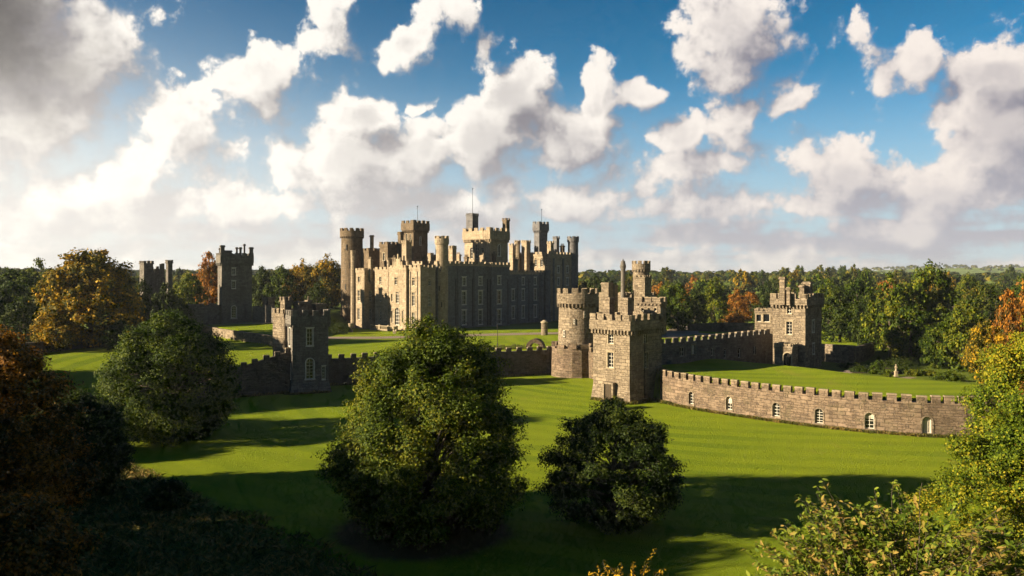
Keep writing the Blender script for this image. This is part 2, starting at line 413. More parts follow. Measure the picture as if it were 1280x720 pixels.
mrng = random.Random(12)
def merlons(mb, path, z, h, w, gap, t, closed=False, cope=0.14, slope=None, phase=0.5):
    """battlement along a path (outer line); every run gets whole merlons. z may be a function of distance"""
    n = len(path); dist = 0.0; h0 = h
    for i in range(n if closed else n-1):
        p, q = path[i], path[(i+1) % n]; L = math.dist(p, q)
        if L < w*.6: dist += L; continue
        k = max(1, round((L+gap)/(w+gap))); g = gap if k == 1 else (L-k*w)/(k-1) if L > k*w else gap*.5
        ww = w if L > k*w else L/k*.62; g = (L-k*ww)/max(1, k-1)
        a = unit(q[0]-p[0], q[1]-p[1]); b = (-a[1], a[0])
        for j in range(k):
            h = h0*mrng.uniform(.9, 1.07); s0 = j*(ww+g)+mrng.uniform(-.04, .04); zz = z(dist+s0+ww/2) if callable(z) else z
            o = (p[0]+a[0]*s0-b[0]*t/2, p[1]+a[1]*s0-b[1]*t/2)
            mb.cur = 0; mb.box(o, a, b, ww, t, zz, zz+h-cope)
            mb.cur = 1; o2 = (o[0]-a[0]*.06-b[0]*.06, o[1]-a[1]*.06-b[1]*.06)
            mb.box(o2, a, b, ww+.12, t+.12, zz+h-cope, zz+h, .05)
        dist += L
    mb.cur = 0
def corbels(mb, path, z, w=.35, gap=.35, h=.6, out=.4, closed=True):
    n = len(path)
    for i in range(n if closed else n-1):
        p, q = path[i], path[(i+1) % n]; L = math.dist(p, q); k = int((L-.1)/(w+gap))
        if k < 1: continue
        a = unit(q[0]-p[0], q[1]-p[1]); b = (-a[1], a[0]); st = (L-k*w)/(k)
        for j in range(k):
            s0 = st/2+j*(w+st)
            o = (p[0]+a[0]*s0-b[0]*out/2, p[1]+a[1]*s0-b[1]*out/2)
            mb.box(o, a, b, w, out, z-h, z)

def holes_face(mb, o, d, L, z0, z1, holes, depth=0.35, nrm=None):
    """wall face from o along d (outward normal nrm, horizontal), with rectangular or arched holes (u, z0, w, h, arch)"""
    rc = []
    for (uc, hz, w, h, arch) in holes: rc.append((uc-w/2, uc+w/2, hz, hz+h, arch))
    us = sorted({0.0, L, *[r[0] for r in rc], *[r[1] for r in rc]}); zs = sorted({z0, z1, *[r[2] for r in rc], *[r[3] for r in rc]})
    us = [u for u in us if 0 <= u <= L]; zs = [z for z in zs if z0 <= z <= z1]
    flip = (d[0]*0 + (d[1]*nrm[0]-d[0]*nrm[1])) < 0
    def P(u, z, k=0.0): return (o[0]+d[0]*u-nrm[0]*k, o[1]+d[1]*u-nrm[1]*k, z)
    def F4(pts): mb.face(pts[::-1] if flip else pts)
    for i in range(len(us)-1):
        for j in range(len(zs)-1):
            uc, zc = (us[i]+us[i+1])/2, (zs[j]+zs[j+1])/2
            if any(r[0] < uc < r[1] and r[2] < zc < r[3] for r in rc): continue
            F4([P(us[i], zs[j]), P(us[i+1], zs[j]), P(us[i+1], zs[j+1]), P(us[i], zs[j+1])])
    for (u0, u1, a0, a1, arch) in rc:
        w = u1-u0
        if not arch:
            prof = [(u0, a0), (u1, a0), (u1, a1), (u0, a1)]
        else:
            r = w/2; zs_ = a1-r*(1.0 if arch == 1 else 1.25); prof = [(u0, a0), (u1, a0)]
            K = 8
            arc = [((u0+u1)/2+r*math.cos(math.pi*k/K), zs_+(a1-zs_)*math.sin(math.pi*k/K)) for k in range(K+1)]
            prof += arc
            for k in range(K):
                (ua, za), (ub, zb) = arc[k], arc[k+1]
                F4([P(ub, zb), P(ua, za), P(ua, a1), P(ub, a1)])
            for e in (u1, u0): pass
        for k in range(len(prof)):
            (ua, za), (ub, zb) = prof[k], prof[(k+1) % len(prof)]
            F4([P(ua, za), P(ua, za, depth), P(ub, zb, depth), P(ub, zb)])

_wmesh = {}
def window(parent, o, d, nrm, uc, z0, w, h, arch=0, trim=True, bars=(2, 3), depth=.3, mat='white', tmat='trim', blind=0.0, hood=True):
    """window part: pale surround (the part itself) with sash bars and pane as sub-parts"""
    b = d; ox, oy = o[0]+d[0]*uc, o[1]+d[1]*uc
    def P(u, z, k): return (ox+d[0]*u+nrm[0]*k, oy+d[1]*u+nrm[1]*k, z)
    def bx(mb, u0, u1, za, zb, k0, k1):
        mb.box((ox+d[0]*u0+nrm[0]*k0, oy+d[1]*u0+nrm[1]*k0), d, nrm, u1-u0, k1-k0, za, zb)
    mb = MB(); t = min(.22, w*.16)
    top = z0+h; r = w/2; K = 8
    if arch:
        zs = top-r*(1.0 if arch == 1 else 1.25)
        def arcp(rr, k): return (rr*math.cos(math.pi*k/K), zs+(top-zs)*(rr/r)*math.sin(math.pi*k/K))
        for (u0, u1) in ((-r-t, -r), (r, r+t)): bx(mb, u0, u1, z0, zs, -.1, .07)
        for k in range(K):
            (ua, za), (ub, zb) = arcp(r, k), arcp(r, k+1); (uc_, zc), (ud, zd) = arcp(r+t, k), arcp(r+t, k+1)
            q = [P(ua, za, .07), P(uc_, zc, .07), P(ud, zd, .07), P(ub, zb, .07)]
            q0 = [P(ua, za, -.1), P(uc_, zc, -.1), P(ud, zd, -.1), P(ub, zb, -.1)]
            mb.face(q); mb.face([q[1], q0[1], q0[2], q[2]]); mb.face([q[0], q[3], q0[3], q0[0]])
    else:
        bx(mb, -r-t, -r, z0, top, -.1, .06); bx(mb, r, r+t, z0, top, -.1, .06); bx(mb, -r-t, r+t, top, top+t*1.1, -.1, .06)
        if hood: bx(mb, -r-t*1.9, r+t*1.9, top+t*1.1, top+t*1.1+.13, -.1, .17)
    bx(mb, -r-t*1.5, r+t*1.5, z0-.2, z0, -.1, .14)
    f = mb.build('window', M[tmat], parent)
    pm = MB(); k = -depth+.03
    pts = [(-r, z0), (r, z0)] + ([arcp(r, kk) for kk in range(K+1)] if arch else [(r, top), (-r, top)])
    pm.face([P(u, z, k) for u, z in pts])
    pane = pm.build('pane', M['glass'] if blind < .5 else M['curtain'], f)
    sm = MB(); s = max(.05, w*.042)
    nb, nh = bars
    bx(sm, -r, -r+s*1.3, z0, top-(r*.7 if arch else 0), k+.01, k+.09); bx(sm, r-s*1.3, r, z0, top-(r*.7 if arch else 0), k+.01, k+.09); bx(sm, -r, r, z0, z0+s*2.0, k+.012, k+.1)
    if not arch: bx(sm, -r, r, top-s*1.4, top, k+.012, k+.1)
    for i in range(1, nb):
        u = -r+w*i/nb; zz = top-(.0 if not arch else .04); wd = s*(1.0 if nb > 2 else .9)
        bx(sm, u-wd/2, u+wd/2, z0, zz, k+.014, k+.085)
    for j in range(1, nh):
        z = z0+(h-(r if arch else 0))*j/(nh if not arch else nh-.001); bx(sm, -r+.01, r-.01, z-s/2, z+s/2, k+.016, k+.08)
    if arch: 
        bx(sm, -r+.01, r-.01, zs-s/2, zs+s/2, k+.016, k+.08)
    sm.build('sash', M[mat], f)
    if blind and blind < .5:
        bm_ = MB(); bm_.face([P(-r, top-h*blind*2, k+.005), P(r, top-h*blind*2, k+.005), P(r, top, k+.005), P(-r, top, k+.005)])
        bm_.build('blind', M['curtain'], f)
    return f

def rect_path(fr, u0, u1, w0, w1, out=0.0):
    return [fr.pt(u0-out, w0-out), fr.pt(u1+out, w0-out), fr.pt(u1+out, w1+out), fr.pt(u0-out, w1+out)]
def ring(x, y, r, n, ph=0.0): return [(x+r*math.cos(ph+2*math.pi*i/n), y+r*math.sin(ph+2*math.pi*i/n)) for i in range(n)]

def sq_body(mb, fr, u0, u1, w0, w1, z0, z1, hA=(), hB=(), depth=.35, batter=0.0, zb=0.0):
    """a rectangular mass with holed left (A) and right (B) faces. hA: (pixel-free) u centre from u0; hB: w centre from w0"""
    L, D = u1-u0, w1-w0
    nA = (-fr.b[0], -fr.b[1]); nB = (-fr.a[0], -fr.a[1])
    holes_face(mb, fr.pt(u0, w0), fr.a, L, z0, z1, hA, depth, nA)
    holes_face(mb, fr.pt(u0, w0), fr.b, D, z0, z1, hB, depth, nB)
    def q(u, w, z): return (*fr.pt(u, w), z)
    mb.face([q(u1, w0, z0), q(u1, w1, z0), q(u1, w1, z1), q(u1, w0, z1)])
    mb.face([q(u0, w1, z0), q(u1, w1, z0), q(u1, w1, z1), q(u0, w1, z1)])
    mb.face([q(u0, w0, z1), q(u0, w1, z1), q(u1, w1, z1), q(u1, w0, z1)])
    if batter:
        P0 = rect_path(fr, u0, u1, w0, w1, batter); P1 = rect_path(fr, u0, u1, w0, w1, .003)
        mb.prism(P0, z0-.5, zb, P1)

def parapet(parent, fr, u0, u1, w0, w1, z, h=1.6, out=.35, mer=(1.0, .7), mh=.8, mat='castle', corb=True, name='battlement', t=.45, cz=.5):
    """projecting parapet course with corbels and merlons round a rectangle, base of parapet at z, total height h"""
    mb = MB(); base = h-mh
    outer = rect_path(fr, u0, u1, w0, w1, out)
    inner = rect_path(fr, u0, u1, w0, w1, out-t)
    for i in range(4):
        j = (i+1) % 4
        mb.prism([outer[i], outer[j], inner[j], inner[i]], z, z+base)
    mb.face([(*p, z+.05) for p in inner])
    if corb and out > .1:
        corbels(mb, rect_path(fr, u0, u1, w0, w1, out*.5), z, .3, .35, cz, out)
    merlons(mb, rect_path(fr, u0, u1, w0, w1, out-t/2), z+base, mh, mer[0], mer[1], t, closed=True)
    return mb.build(name, None, parent, [M[mat], M['coping'] if mat in ('gate', 'wall') else M[mat]])
def round_parapet(parent, x, y, r, z, h=1.6, out=.35, n=24, nm=10, mh=.8, mat='castle', name='battlement', t=.45, ph=0.0, corb=True, cz=.5):
    mb = MB(); base = h-mh; R0 = r+out
    a, b = ring(x, y, R0, n), ring(x, y, R0-t, n)
    for i in range(n):
        j = (i+1) % n; mb.prism([a[i], a[j], b[j], b[i]], z, z+base)
    mb.face([(*p, z+.05) for p in b])
    for i in range(nm):
        a0 = ph+2*math.pi*i/nm; a1 = a0+2*math.pi/nm*.60; K = 3
        for k in range(K):
            p, q = a0+(a1-a0)*k/K, a0+(a1-a0)*(k+1)/K
            poly = [(x+R0*math.cos(p), y+R0*math.sin(p)), (x+R0*math.cos(q), y+R0*math.sin(q)), (x+(R0-t)*math.cos(q), y+(R0-t)*math.sin(q)), (x+(R0-t)*math.cos(p), y+(R0-t)*math.sin(p))]
            mb.prism(poly, z+base, z+h-.12); mb.cur = 1
            mb.prism([(x+(px_-x)*1.01, y+(py_-y)*1.01) for px_, py_ in poly], z+h-.12, z+h); mb.cur = 0
    if corb:
        m_ = max(8, int(2*math.pi*r/.75))
        for i in range(m_):
            aa = 2*math.pi*i/m_; c_ = (math.cos(aa), math.sin(aa)); mb.cbox(x+c_[0]*(r+out*.45), y+c_[1]*(r+out*.45), c_, out, .32, z-cz, z)
    return mb.build(name, None, parent, [M[mat], M['coping'] if mat in ('gate', 'wall') else M[mat]])

# ---------------------------------------------------------------- terrain
def sm(x, a, b):
    t = np.clip((np.asarray(x, float)-a)/(b-a), 0, 1); return t*t*(3-2*t)
WALL_L = [(-80, 126.), (-68.6, 132.), (-50.4, 142.), (-40.2, 148.2)]
WALL_C = [(-36.8, 157.8), (9.2, 177.)]
WALL_R = [(25.6, 138.3), (27.9, 133.8), (30.9, 128.9), (34.7, 124.2), (38.9, 119.9), (43.6, 115.6), (49.0, 111.5), (55.5, 108.6), (61.0, 107.6), (68, 107.6), (78, 109.2)]
BND = [(-400, 40), (-140, 100), *WALL_L, (-38, 152), *WALL_C, (14.5, 176), (18.5, 170), (20.5, 150), *WALL_R, (100, 116), (150, 135), (400, 210)]
def poly_sd(x, y, line):
    """signed distance to an open line running left to right: positive behind it"""
    best = np.full(x.shape, 1e9); sgn = np.ones(x.shape)
    for (ax, ay), (bx, by) in zip(line[:-1], line[1:]):
        dx, dy = bx-ax, by-ay; L2 = dx*dx+dy*dy
        t = np.clip(((x-ax)*dx+(y-ay)*dy)/L2, 0, 1); px, py = ax+t*dx, ay+t*dy
        d = np.hypot(x-px, y-py); cr = dx*(y-ay)-dy*(x-ax)
        m = d < best-1e-6; best = np.where(m, d, best); sgn = np.where(m, np.where(cr >= 0, 1, -1), sgn)
    return best*sgn
EDGE = [(20, 178), (34, 165), (42.5, 152), (51, 143), (60, 134), (69.5, 127), (85, 124), (120, 128)]
RET = [(-120, 262), (-95, 238), (-79, 214.5), (-66, 199), (-53.6, 186)]
def nz(x, y, s, seed=0):
    a = np.sin(x*s*1.0+seed)*np.cos(y*s*1.3+seed*2)+.5*np.sin(x*s*2.3+y*s*1.7+seed)+.3*np.cos(y*s*4.1-x*s*3.7+seed)
    return a/1.8
def height(x, y):
    x = np.asarray(x, float); y = np.asarray(y, float)
    sd = poly_sd(x, y, BND)
    low = 0.12*nz(x, y, .05) + 1.6*sm(-x-y*.38, 6, 30)*sm(y, 110, 60)
    base = np.interp(x, [-140, -80, -68.6, -50, -42, 300], [0, .2, 0.9, 3.3, 5, 5])
    up = base+(5-base)*sm(sd, 2, 45)
    # raised bank on the left behind its retaining wall
    rd = poly_sd(x, y, RET)
    bank = sm(rd, .2, 1.0)*(sm(-x, 50, 60))
    up = up+bank*(2.6+1.9*sm(rd, 2, 45))
    # behind the right hand terrace the ground drops into a court
    ed = poly_sd(x, y, EDGE)
    up = up+.55*sm(ed, -9, -1)*sm(x, 24, 36)*sm(x, 62, 50)-sm(ed, 0, 4.5)*(1.5+1.7*sm(x, 58, 50))*sm(x, 18, 32)*sm(y, 182, 172)-.3*sm(ed, 15, 70)*sm(x, 52, 68)
    up = up-.35*sm(sd, 3, 0)*sm(x, 24, 30)
    up = up+.05*nz(x, y, .09, 2)
    # falling away behind the castle, and the far country
    r = np.hypot(x, y)
    up = up-3.0*sm(y, 330, 420)
    w = sm(sd, 1.0, 1.4)
    h = low*(1-w)+up*w
    h = h+9.0*sm(r, 380, 1000)*(1+.5*nz(x, y, .004, 1))
    h = h-14*sm(r, 1300, 2400)
    far = sm(r, 2600, 4200)
    h = h+far*(20+16*nz(x, y, .0011, 3)+34*sm(x/np.maximum(y, 1), .30, .55))
    return h
def hz(x, y): return float(height(np.array([x]), np.array([y]))[0])
def axis(lo, hi, step, far):
    c = list(np.arange(lo, hi+step*.5, step)); s = step
    a = hi; up = []
    while a < far: s *= 1.14; a += s; up.append(a)
    s = step; a = lo; dn = []
    while a > -far: s *= 1.14; a -= s; dn.append(a)
    return np.array(dn[::-1]+c+up)
def grid_mesh(name, X, Y, Z, mat):
    nx, ny = len(X), len(Y)
    gx, gy = np.meshgrid(X, Y)
    co = np.stack([gx, gy, Z], -1).reshape(-1, 3)
    i = np.arange(ny-1)[:, None]*nx+np.arange(nx-1)[None, :]
    q = np.stack([i, i+1, i+nx+1, i+nx], -1).reshape(-1, 4)
    me = bpy.data.meshes.new(name); fast_mesh(me, co, q); me.materials.append(mat)
    me.polygons.foreach_set('use_smooth', np.ones(len(q), bool))
    o = bpy.data.objects.new(name, me); C.objects.link(o); return o
def fast_mesh(me, co, q):
    n = len(co); k = q.shape[1]
    me.vertices.add(n); me.vertices.foreach_set('co', np.ascontiguousarray(co, dtype=np.float32).ravel())
    me.loops.add(q.size); me.loops.foreach_set('vertex_index', q.ravel().astype(np.int32))
    me.polygons.add(len(q)); me.polygons.foreach_set('loop_start', (np.arange(len(q))*k).astype(np.int32))
    try: me.polygons.foreach_set('loop_total', np.full(len(q), k, np.int32))
    except Exception: pass
    me.update(calc_edges=True)

def grass_mat():
    m, t, b, o = new_mat('mown grass')
    pos = t.node('ShaderNodeNewGeometry').outputs['Position']; s = t.sep(pos)
    # mowing stripes: broad arcs that echo the bastion wall on the right, slanting runs on the left
    dx = t.m('SUBTRACT', s[0], 62.0); dy = t.m('SUBTRACT', s[1], 215.0)
    rad = t.m('SQRT', t.m('ADD', t.m('MULTIPLY', dx, dx), t.m('MULTIPLY', dy, dy)))
    wob = t.m('MULTIPLY', t.noise(pos, .06, 2, .5)[0], 3.0)
    s1 = t.m('SINE', t.m('MULTIPLY', t.m('ADD', rad, wob), 1.2))
    lx = t.m('SUBTRACT', s[0], 14.0); ly = t.m('SUBTRACT', s[1], 150.0)
    rad2 = t.m('SQRT', t.m('ADD', t.m('MULTIPLY', lx, lx), t.m('MULTIPLY', ly, ly)))
    s2 = t.m('SINE', t.m('MULTIPLY', t.m('ADD', rad2, wob), 1.15))
    k = t.sstep(s[0], -8, 4)
    st = t.m('ADD', t.m('MULTIPLY', s1, k), t.m('MULTIPLY', s2, t.m('SUBTRACT', 1.0, k)))
    st = t.m('ADD', t.m('MULTIPLY', t.m('SUBTRACT', t.sstep(st, -.35, .35), .5), t.sstep(t.noise(pos, .05, 3, .6)[0], .35, .65, .35, 1.0)), .5)
    big = t.noise(pos, .035, 4, .6)[0]; mid = t.noise(pos, .35, 5, .7)[0]; fine = t.noise(pos, 3.0, 5, .8)[0]
    c = t.mix(st, (.088, .142, .004, 1), (.158, .215, .005, 1))
    c = t.mix(t.sstep(big, .42, .62, 0, .55), c, (.190, .232, .008, 1))
    c = t.mix(t.sstep(mid, .48, .72, 0, .45), c, (.095, .135, .004, 1))
    c = t.mix(t.sstep(fine, .40, .75, 0, .40), c, (.24, .235, .012, 1))
    wear = t.noise(t.v('MULTIPLY', pos, (1.0, .5, 1.0)), .11, 5, .68)[0]
    c = t.mix(t.sstep(wear, .60, .72, 0, .5), c, (.20, .175, .03, 1))
    lit_ = t.node('ShaderNodeTexVoronoi'); t.l.new(pos, lit_.inputs['Vector']); lit_.inputs['Scale'].default_value = 1.6
    c = t.mix(t.m('MULTIPLY', t.sstep(lit_.outputs['Distance'], .16, .05), t.sstep(wear, .5, .62)), c, (.22, .12, .02, 1))
    # rough ground, woodland floor and far country
    sd_rough = t.m('SUBTRACT', t.m('ADD', t.m('MULTIPLY', s[0], -.72), t.m('MULTIPLY', s[1], -.69)), -32.5)
    rough = t.sstep(t.m('ADD', sd_rough, t.m('MULTIPLY', t.m('SUBTRACT', t.noise(pos, .25, 4, .6)[0], .5), 5.0)), -1.0, 1.5)
    rc = t.mix(t.sstep(fine, .35, .7), (.07, .078, .02, 1), (.15, .12, .045, 1))
    rc = t.mix(t.sstep(mid, .45, .6), rc, (.06, .085, .018, 1))
    c = t.mix(rough, c, rc)
    far = t.m('MAXIMUM', t.sstep(s[1], 238, 262), t.sstep(t.m('ABSOLUTE', s[0]), 108, 125))
    fc = t.mix(t.sstep(t.noise(pos, .012, 4, .6)[0], .5, .56), (.028, .040, .012, 1), (.095, .135, .03, 1))
    c = t.mix(far, c, fc)
    court = t.m('MULTIPLY', t.m('MULTIPLY', t.sstep(t.m('ADD', t.m('MULTIPLY', s[0], .73), t.m('MULTIPLY', s[1], .683)), 135.0, 138.0), t.sstep(s[0], 48, 54)), t.sstep(s[1], 195, 180))  # court grass coloured darker to stand in for shade lying there
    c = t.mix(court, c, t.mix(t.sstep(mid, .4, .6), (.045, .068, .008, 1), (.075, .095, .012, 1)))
    # bare earth ring under the big tree
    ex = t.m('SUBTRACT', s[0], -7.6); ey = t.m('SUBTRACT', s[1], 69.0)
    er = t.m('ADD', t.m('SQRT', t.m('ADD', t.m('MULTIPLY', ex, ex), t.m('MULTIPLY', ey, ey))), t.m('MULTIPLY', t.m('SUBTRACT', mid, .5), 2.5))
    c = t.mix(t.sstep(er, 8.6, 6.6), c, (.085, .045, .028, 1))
    t.l.new(c, b.inputs['Base Color']); b.inputs['Roughness'].default_value = 1.0; b.inputs['Specular IOR Level'].default_value = .1
    b.inputs['Sheen Weight'].default_value = .12; b.inputs['Sheen Tint'].default_value = (.5, .7, .05, 1)
    h = t.m('ADD', t.m('MULTIPLY', fine, .6), t.noise(pos, 11.0, 3, .8)[0])
    t.l.new(bump(t, h, .9, .14), b.inputs['Normal'])
    return m
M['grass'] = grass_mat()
X = axis(-92, 100, .8, 9000); Y = axis(40, 262, .8, 9000); Y = Y[Y > -1500]
gx, gy = np.meshgrid(X, Y)
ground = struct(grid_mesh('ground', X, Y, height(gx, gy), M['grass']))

def drape(name, pts, width, mat, off=.03, step=1.5):
    """a path laid over the terrain along a centre line; width may be a list"""
    mb = MB(); L = []
    for (p, q, wa, wb) in zip(pts[:-1], pts[1:], width[:-1] if isinstance(width, list) else [width]*(len(pts)-1), width[1:] if isinstance(width, list) else [width]*(len(pts)-1)):
        n = max(1, int(math.dist(p, q)/step))
        for k in range(n): f = k/n; L.append((p[0]+(q[0]-p[0])*f, p[1]+(q[1]-p[1])*f, wa+(wb-wa)*f))
    L.append((*pts[-1], width[-1] if isinstance(width, list) else width))
    rows = []
    for i, (x, y, w) in enumerate(L):
        a = L[max(0, i-1)]; b = L[min(len(L)-1, i+1)]; d = unit(b[0]-a[0], b[1]-a[1]); n = (-d[1], d[0])
        r = []; m = max(2, int(w/.9))
        for j in range(m+1):
            u = (j/m-.5)*w; px_, py_ = x+n[0]*u, y+n[1]*u
            r.append((px_, py_, hz(px_, py_)+off+(.03 if 0 < j < m else 0)))
        rows.append(r)
    for r0, r1 in zip(rows[:-1], rows[1:]):
        m = min(len(r0), len(r1))-1
        if len(r0) != len(r1):
            r0 = [r0[0], r0[-1]]; r1 = [r1[0], r1[-1]]; m = 1
        for j in range(m): mb.face([r0[j+1], r0[j], r1[j], r1[j+1]])
    return mb.build(name, mat)
struct(drape('carriage_drive', [P2(404, 214), P2(470, 214), P2(540, 219), P2(620, 226), P2(700, 231), P2(760, 226), P2(840, 222), P2(905, 222), P2(960, 214)], 7.5, M['gravel'], .05))
struct(drape('gravel_forecourt', [P2(822, 208), P2(850, 224), P2(862, 262)], [9.0, 10.0, 6.0], M['gravel'], .10))
struct(drape('path', [P2(1034, 146), P2(1062, 152), P2(1094, 162)], 2.6, M['gravel'], .05))
struct(drape('garden_path', [P2(1106, 138), P2(1120, 141), P2(1140, 143.5)], 2.0, M['gravel'], .05))
struct(drape('left_path', [P2(262, 226), P2(300, 231), P2(345, 228)], 2.5, M['gravel'], .05))

# ---------------------------------------------------------------- the castle
from mathutils import Matrix
def settle(root, loc):
    """put a thing's Empty at its base while its parts stay where they were built"""
    root.location = loc
    for c in root.children: c.matrix_parent_inverse = Matrix.Translation((-loc[0], -loc[1], -loc[2]))

GZ = 5.0
castle = empty('castle', 'great grey stone castle with many battlemented towers and turrets above the lawns', 'castle')
K = Fr(525.4, 238, R(40))
def mass(root, fr, u0, u1, w0, w1, z0, z1, A=(), B=(), mat='castle', name='wing', bands=(), para=None, wkw=None, batter=0, zb=0, tmat='trim', lead=False):
    """A and B: windows sighted as (px, py, height px, width m, arch) on the left and right faces"""
    wkw = wkw or {}
    hA, hB, jobs = [], [], []
    nA = (-fr.b[0], -fr.b[1]); nB = (-fr.a[0], -fr.a[1])
    for face, lst in (('A', A), ('B', B)):
        for e in lst:
            px, py, hp, wm, arch = e[:5]; kw = dict(wkw); kw.update(e[5] if len(e) > 5 else {})
            if face == 'A': c = fr.u_at(px, w0)-u0; dd = fr.depth(u0+c, w0)
            else: c = fr.w_at(px, u0)-w0; dd = fr.depth(u0, w0+c)
            h = hp*dd/F; z = ZP(py, dd)-h/2
            (hA if face == 'A' else hB).append((c, z, wm, h, arch)); jobs.append((face, c, z, wm, h, arch, kw))
    mb = MB()
    sq_body(mb, fr, u0, u1, w0, w1, z0, z1, hA, hB, batter=batter, zb=zb)
    for zb_ in bands:
        o = .09
        mb.box(fr.pt(u0-o, w0-o), fr.a, fr.b, (u1-u0)+2*o, .5, zb_, zb_+.22)
        mb.box(fr.pt(u0-o, w0-o+.5), fr.a, fr.b, .5, (w1-w0)+2*o-.5, zb_, zb_+.22)
    o = mb.build(name, M[mat], root)
    for face, c, z, wm, h, arch, kw in jobs:
        kw.setdefault('tmat', tmat)
        window(root, fr.pt(u0, w0), fr.a if face == 'A' else fr.b, nA if face == 'A' else nB, c, z, wm, h, arch, **kw)
    if para: parapet(o, fr, u0, u1, w0, w1, z1, **para)
    return o
W2 = dict(bars=(2, 3), depth=.3); W3 = dict(bars=(3, 4), depth=.3); WN = dict(bars=(2, 4), depth=.3, blind=.2)
LOW = dict(h=1.5, out=.12, mer=(1.15, .8), mh=.75, corb=False)
cD = K.depth
# the sunlit entrance front
PV = -2.6; u0 = K.u_at(455.4, PV); u1 = K.u_at(443.9, PV); dd = cD(u0, PV); zt = ZP(335, dd)-1.5
mass(castle, K, u0, u1, PV, 3.5, 3.5, zt, A=[(448.8, 350, 8, 1.1, 0), (448.6, 369.5, 13, 1.2, 0, W3), (448.4, 392.5, 14, 1.2, 0, W3)], B=[(463, 351, 8, 1.0, 0), (463, 370, 13, 1.1, 0, W3), (463, 393, 14, 1.1, 0, W3)], name='pavilion', bands=(zt-3.1, zt-7.6, 6.2), para=LOW, wkw=W2)
def turret(px, d, r, ztop_py, n=8, z0=3.5, cap=1.5, out=.22, nm=6, mat='castle', slit=None, parent=None, name='turret', mh=.7, corb=False, ph=None, taper=0.0):
    x, y = P2(px, d); mb = MB(); zt_ = ZP(ztop_py, d)-cap
    ph = math.pi/8 if ph is None and n == 8 else (ph or 0)
    mb.cyl(x, y, r+taper, r, z0, zt_, n, ph)
    if z0 < 8: mb.cyl(x, y, r+taper+.25, r+taper+.12, z0, GZ+1.2, n, ph)
    mb.cyl(x, y, r+out*.6, r+out, zt_-.35, zt_-.002, n, ph)
    o = mb.build(name, M[mat], parent or castle)
    round_parapet(o, x, y, r*(1 if n > 8 else .96), zt_, cap, out, max(n, 12), nm, mh, mat, corb=corb, t=min(.4, r*.4), cz=.8)
    if slit:
        for (ang_, z_) in slit:
            sb = MB(); c_ = (math.cos(ang_), math.sin(ang_)); sb.cbox(x+c_[0]*(r+.0), y+c_[1]*(r+.0), c_, .16, .34, z_, z_+1.5)
            sb.build('arrow_slit', M['iron'], o)
    return o
def stub(px, d, wd, top_py, z0, mat='castle', parent=None, name='chimney_stack', cap=True, pots=0, th=None, dep=None, fr=None):
    """square turret or stack of width wd (m)"""
    x, y = P2(px, d); th = K if th is None else th; a = th.a; dep = dep or wd; zt_ = ZP(top_py, d)
    mb = MB(); mb.cbox(x, y, a, wd, dep, z0, zt_-.5)
    mb.cbox(x, y, a, wd+.35, dep+.35, zt_-.5, zt_-.22); 
    if cap == 'mer':
        merlons(mb, [(x+a[0]*su*wd*.5-a[1]*sv*dep*.5, y+a[1]*su*wd*.5+a[0]*sv*dep*.5) for su, sv in ((-1, -1), (1, -1), (1, 1), (-1, 1))], zt_-.25, .7, .55, .4, .3, True)
        mb.mi = [0]*len(mb.mi)
    else: mb.cbox(x, y, a, wd+.12, dep+.12, zt_-.22, zt_)
    for k in range(pots): mb.cyl(x+a[0]*(k-(pots-1)/2)*.55, y+a[1]*(k-(pots-1)/2)*.55, .17, .13, zt_, zt_+.75, 8)
    return mb.build(name, M[mat], parent or castle)
turret(441.2, cD(u1, PV)+.2, .72, 313, z0=3.5, cap=.9, out=.12, nm=5)
uL = K.u_at(470.0, 0); zR = ZP(334, cD(12, 0))-1.4
mass(castle, K, 5.6, uL+.5, .003, 5, 3.5, zR, A=[(475.5, 350.5, 9, 1.0, 0), (475.5, 370, 14, 1.0, 0, W3), (475.5, 393, 15, 1.0, 0, W3)], name='entrance_front', bands=(zR-3.3, zR-8.2), para=dict(LOW, out=.06), wkw=W2)
ua, ub = K.u_at(507.6, -.8), K.u_at(487.6, -.8); zb_ = ZP(332.5, cD(ua, 0))-1.2
mass(castle, K, ua, ub, -.8, 1, 3.5, zb_, A=[(494.7, 351.5, 9, 1.15, 0), (489.9, 372, 9.5, .75, 0, W2), (496.8, 372, 14, 1.5, 0, W3), (496.5, 395.5, 22, 2.1, 1, W3), (490.0, 396, 15, .6, 0, W2), (503.2, 396, 15, .6, 0, W2)], name='entrance_bay', bands=(zb_-3.1, zb_-7.3), para=dict(LOW, out=.10, mer=(.8, .7)), wkw=W2)
mb = MB()   # stepped gable with finials over the door
uc = (ua+ub)/2
for k, (hw, zz) in enumerate(((2.3, 1.0), (1.5, 1.9), (.75, 2.8), (.22, 4.3))): mb.box(K.pt(uc-hw, -.95-k*.004), K.a, K.b, 2*hw, .4, zb_+.2, zb_+zz+.6)
for sx in (-1.9, -1.1, 1.1, 1.9): mb.box(K.pt(uc+sx-.14, -1.02), K.a, K.b, .28, .3, zb_+1.2, zb_+2.6+(1.2 if abs(sx) < 1.5 else 0))
mb.build('gable', M['trim'], castle)
for px, tp in ((485.9, 322), (509.8, 323)): turret(px, 239.5+.64*K.u_at(px, -.5)-.6, .55, tp, z0=3.5, cap=.7, out=.1, nm=4)
zR = ZP(331, 238)-1.5; wE = K.w_at(544.3)
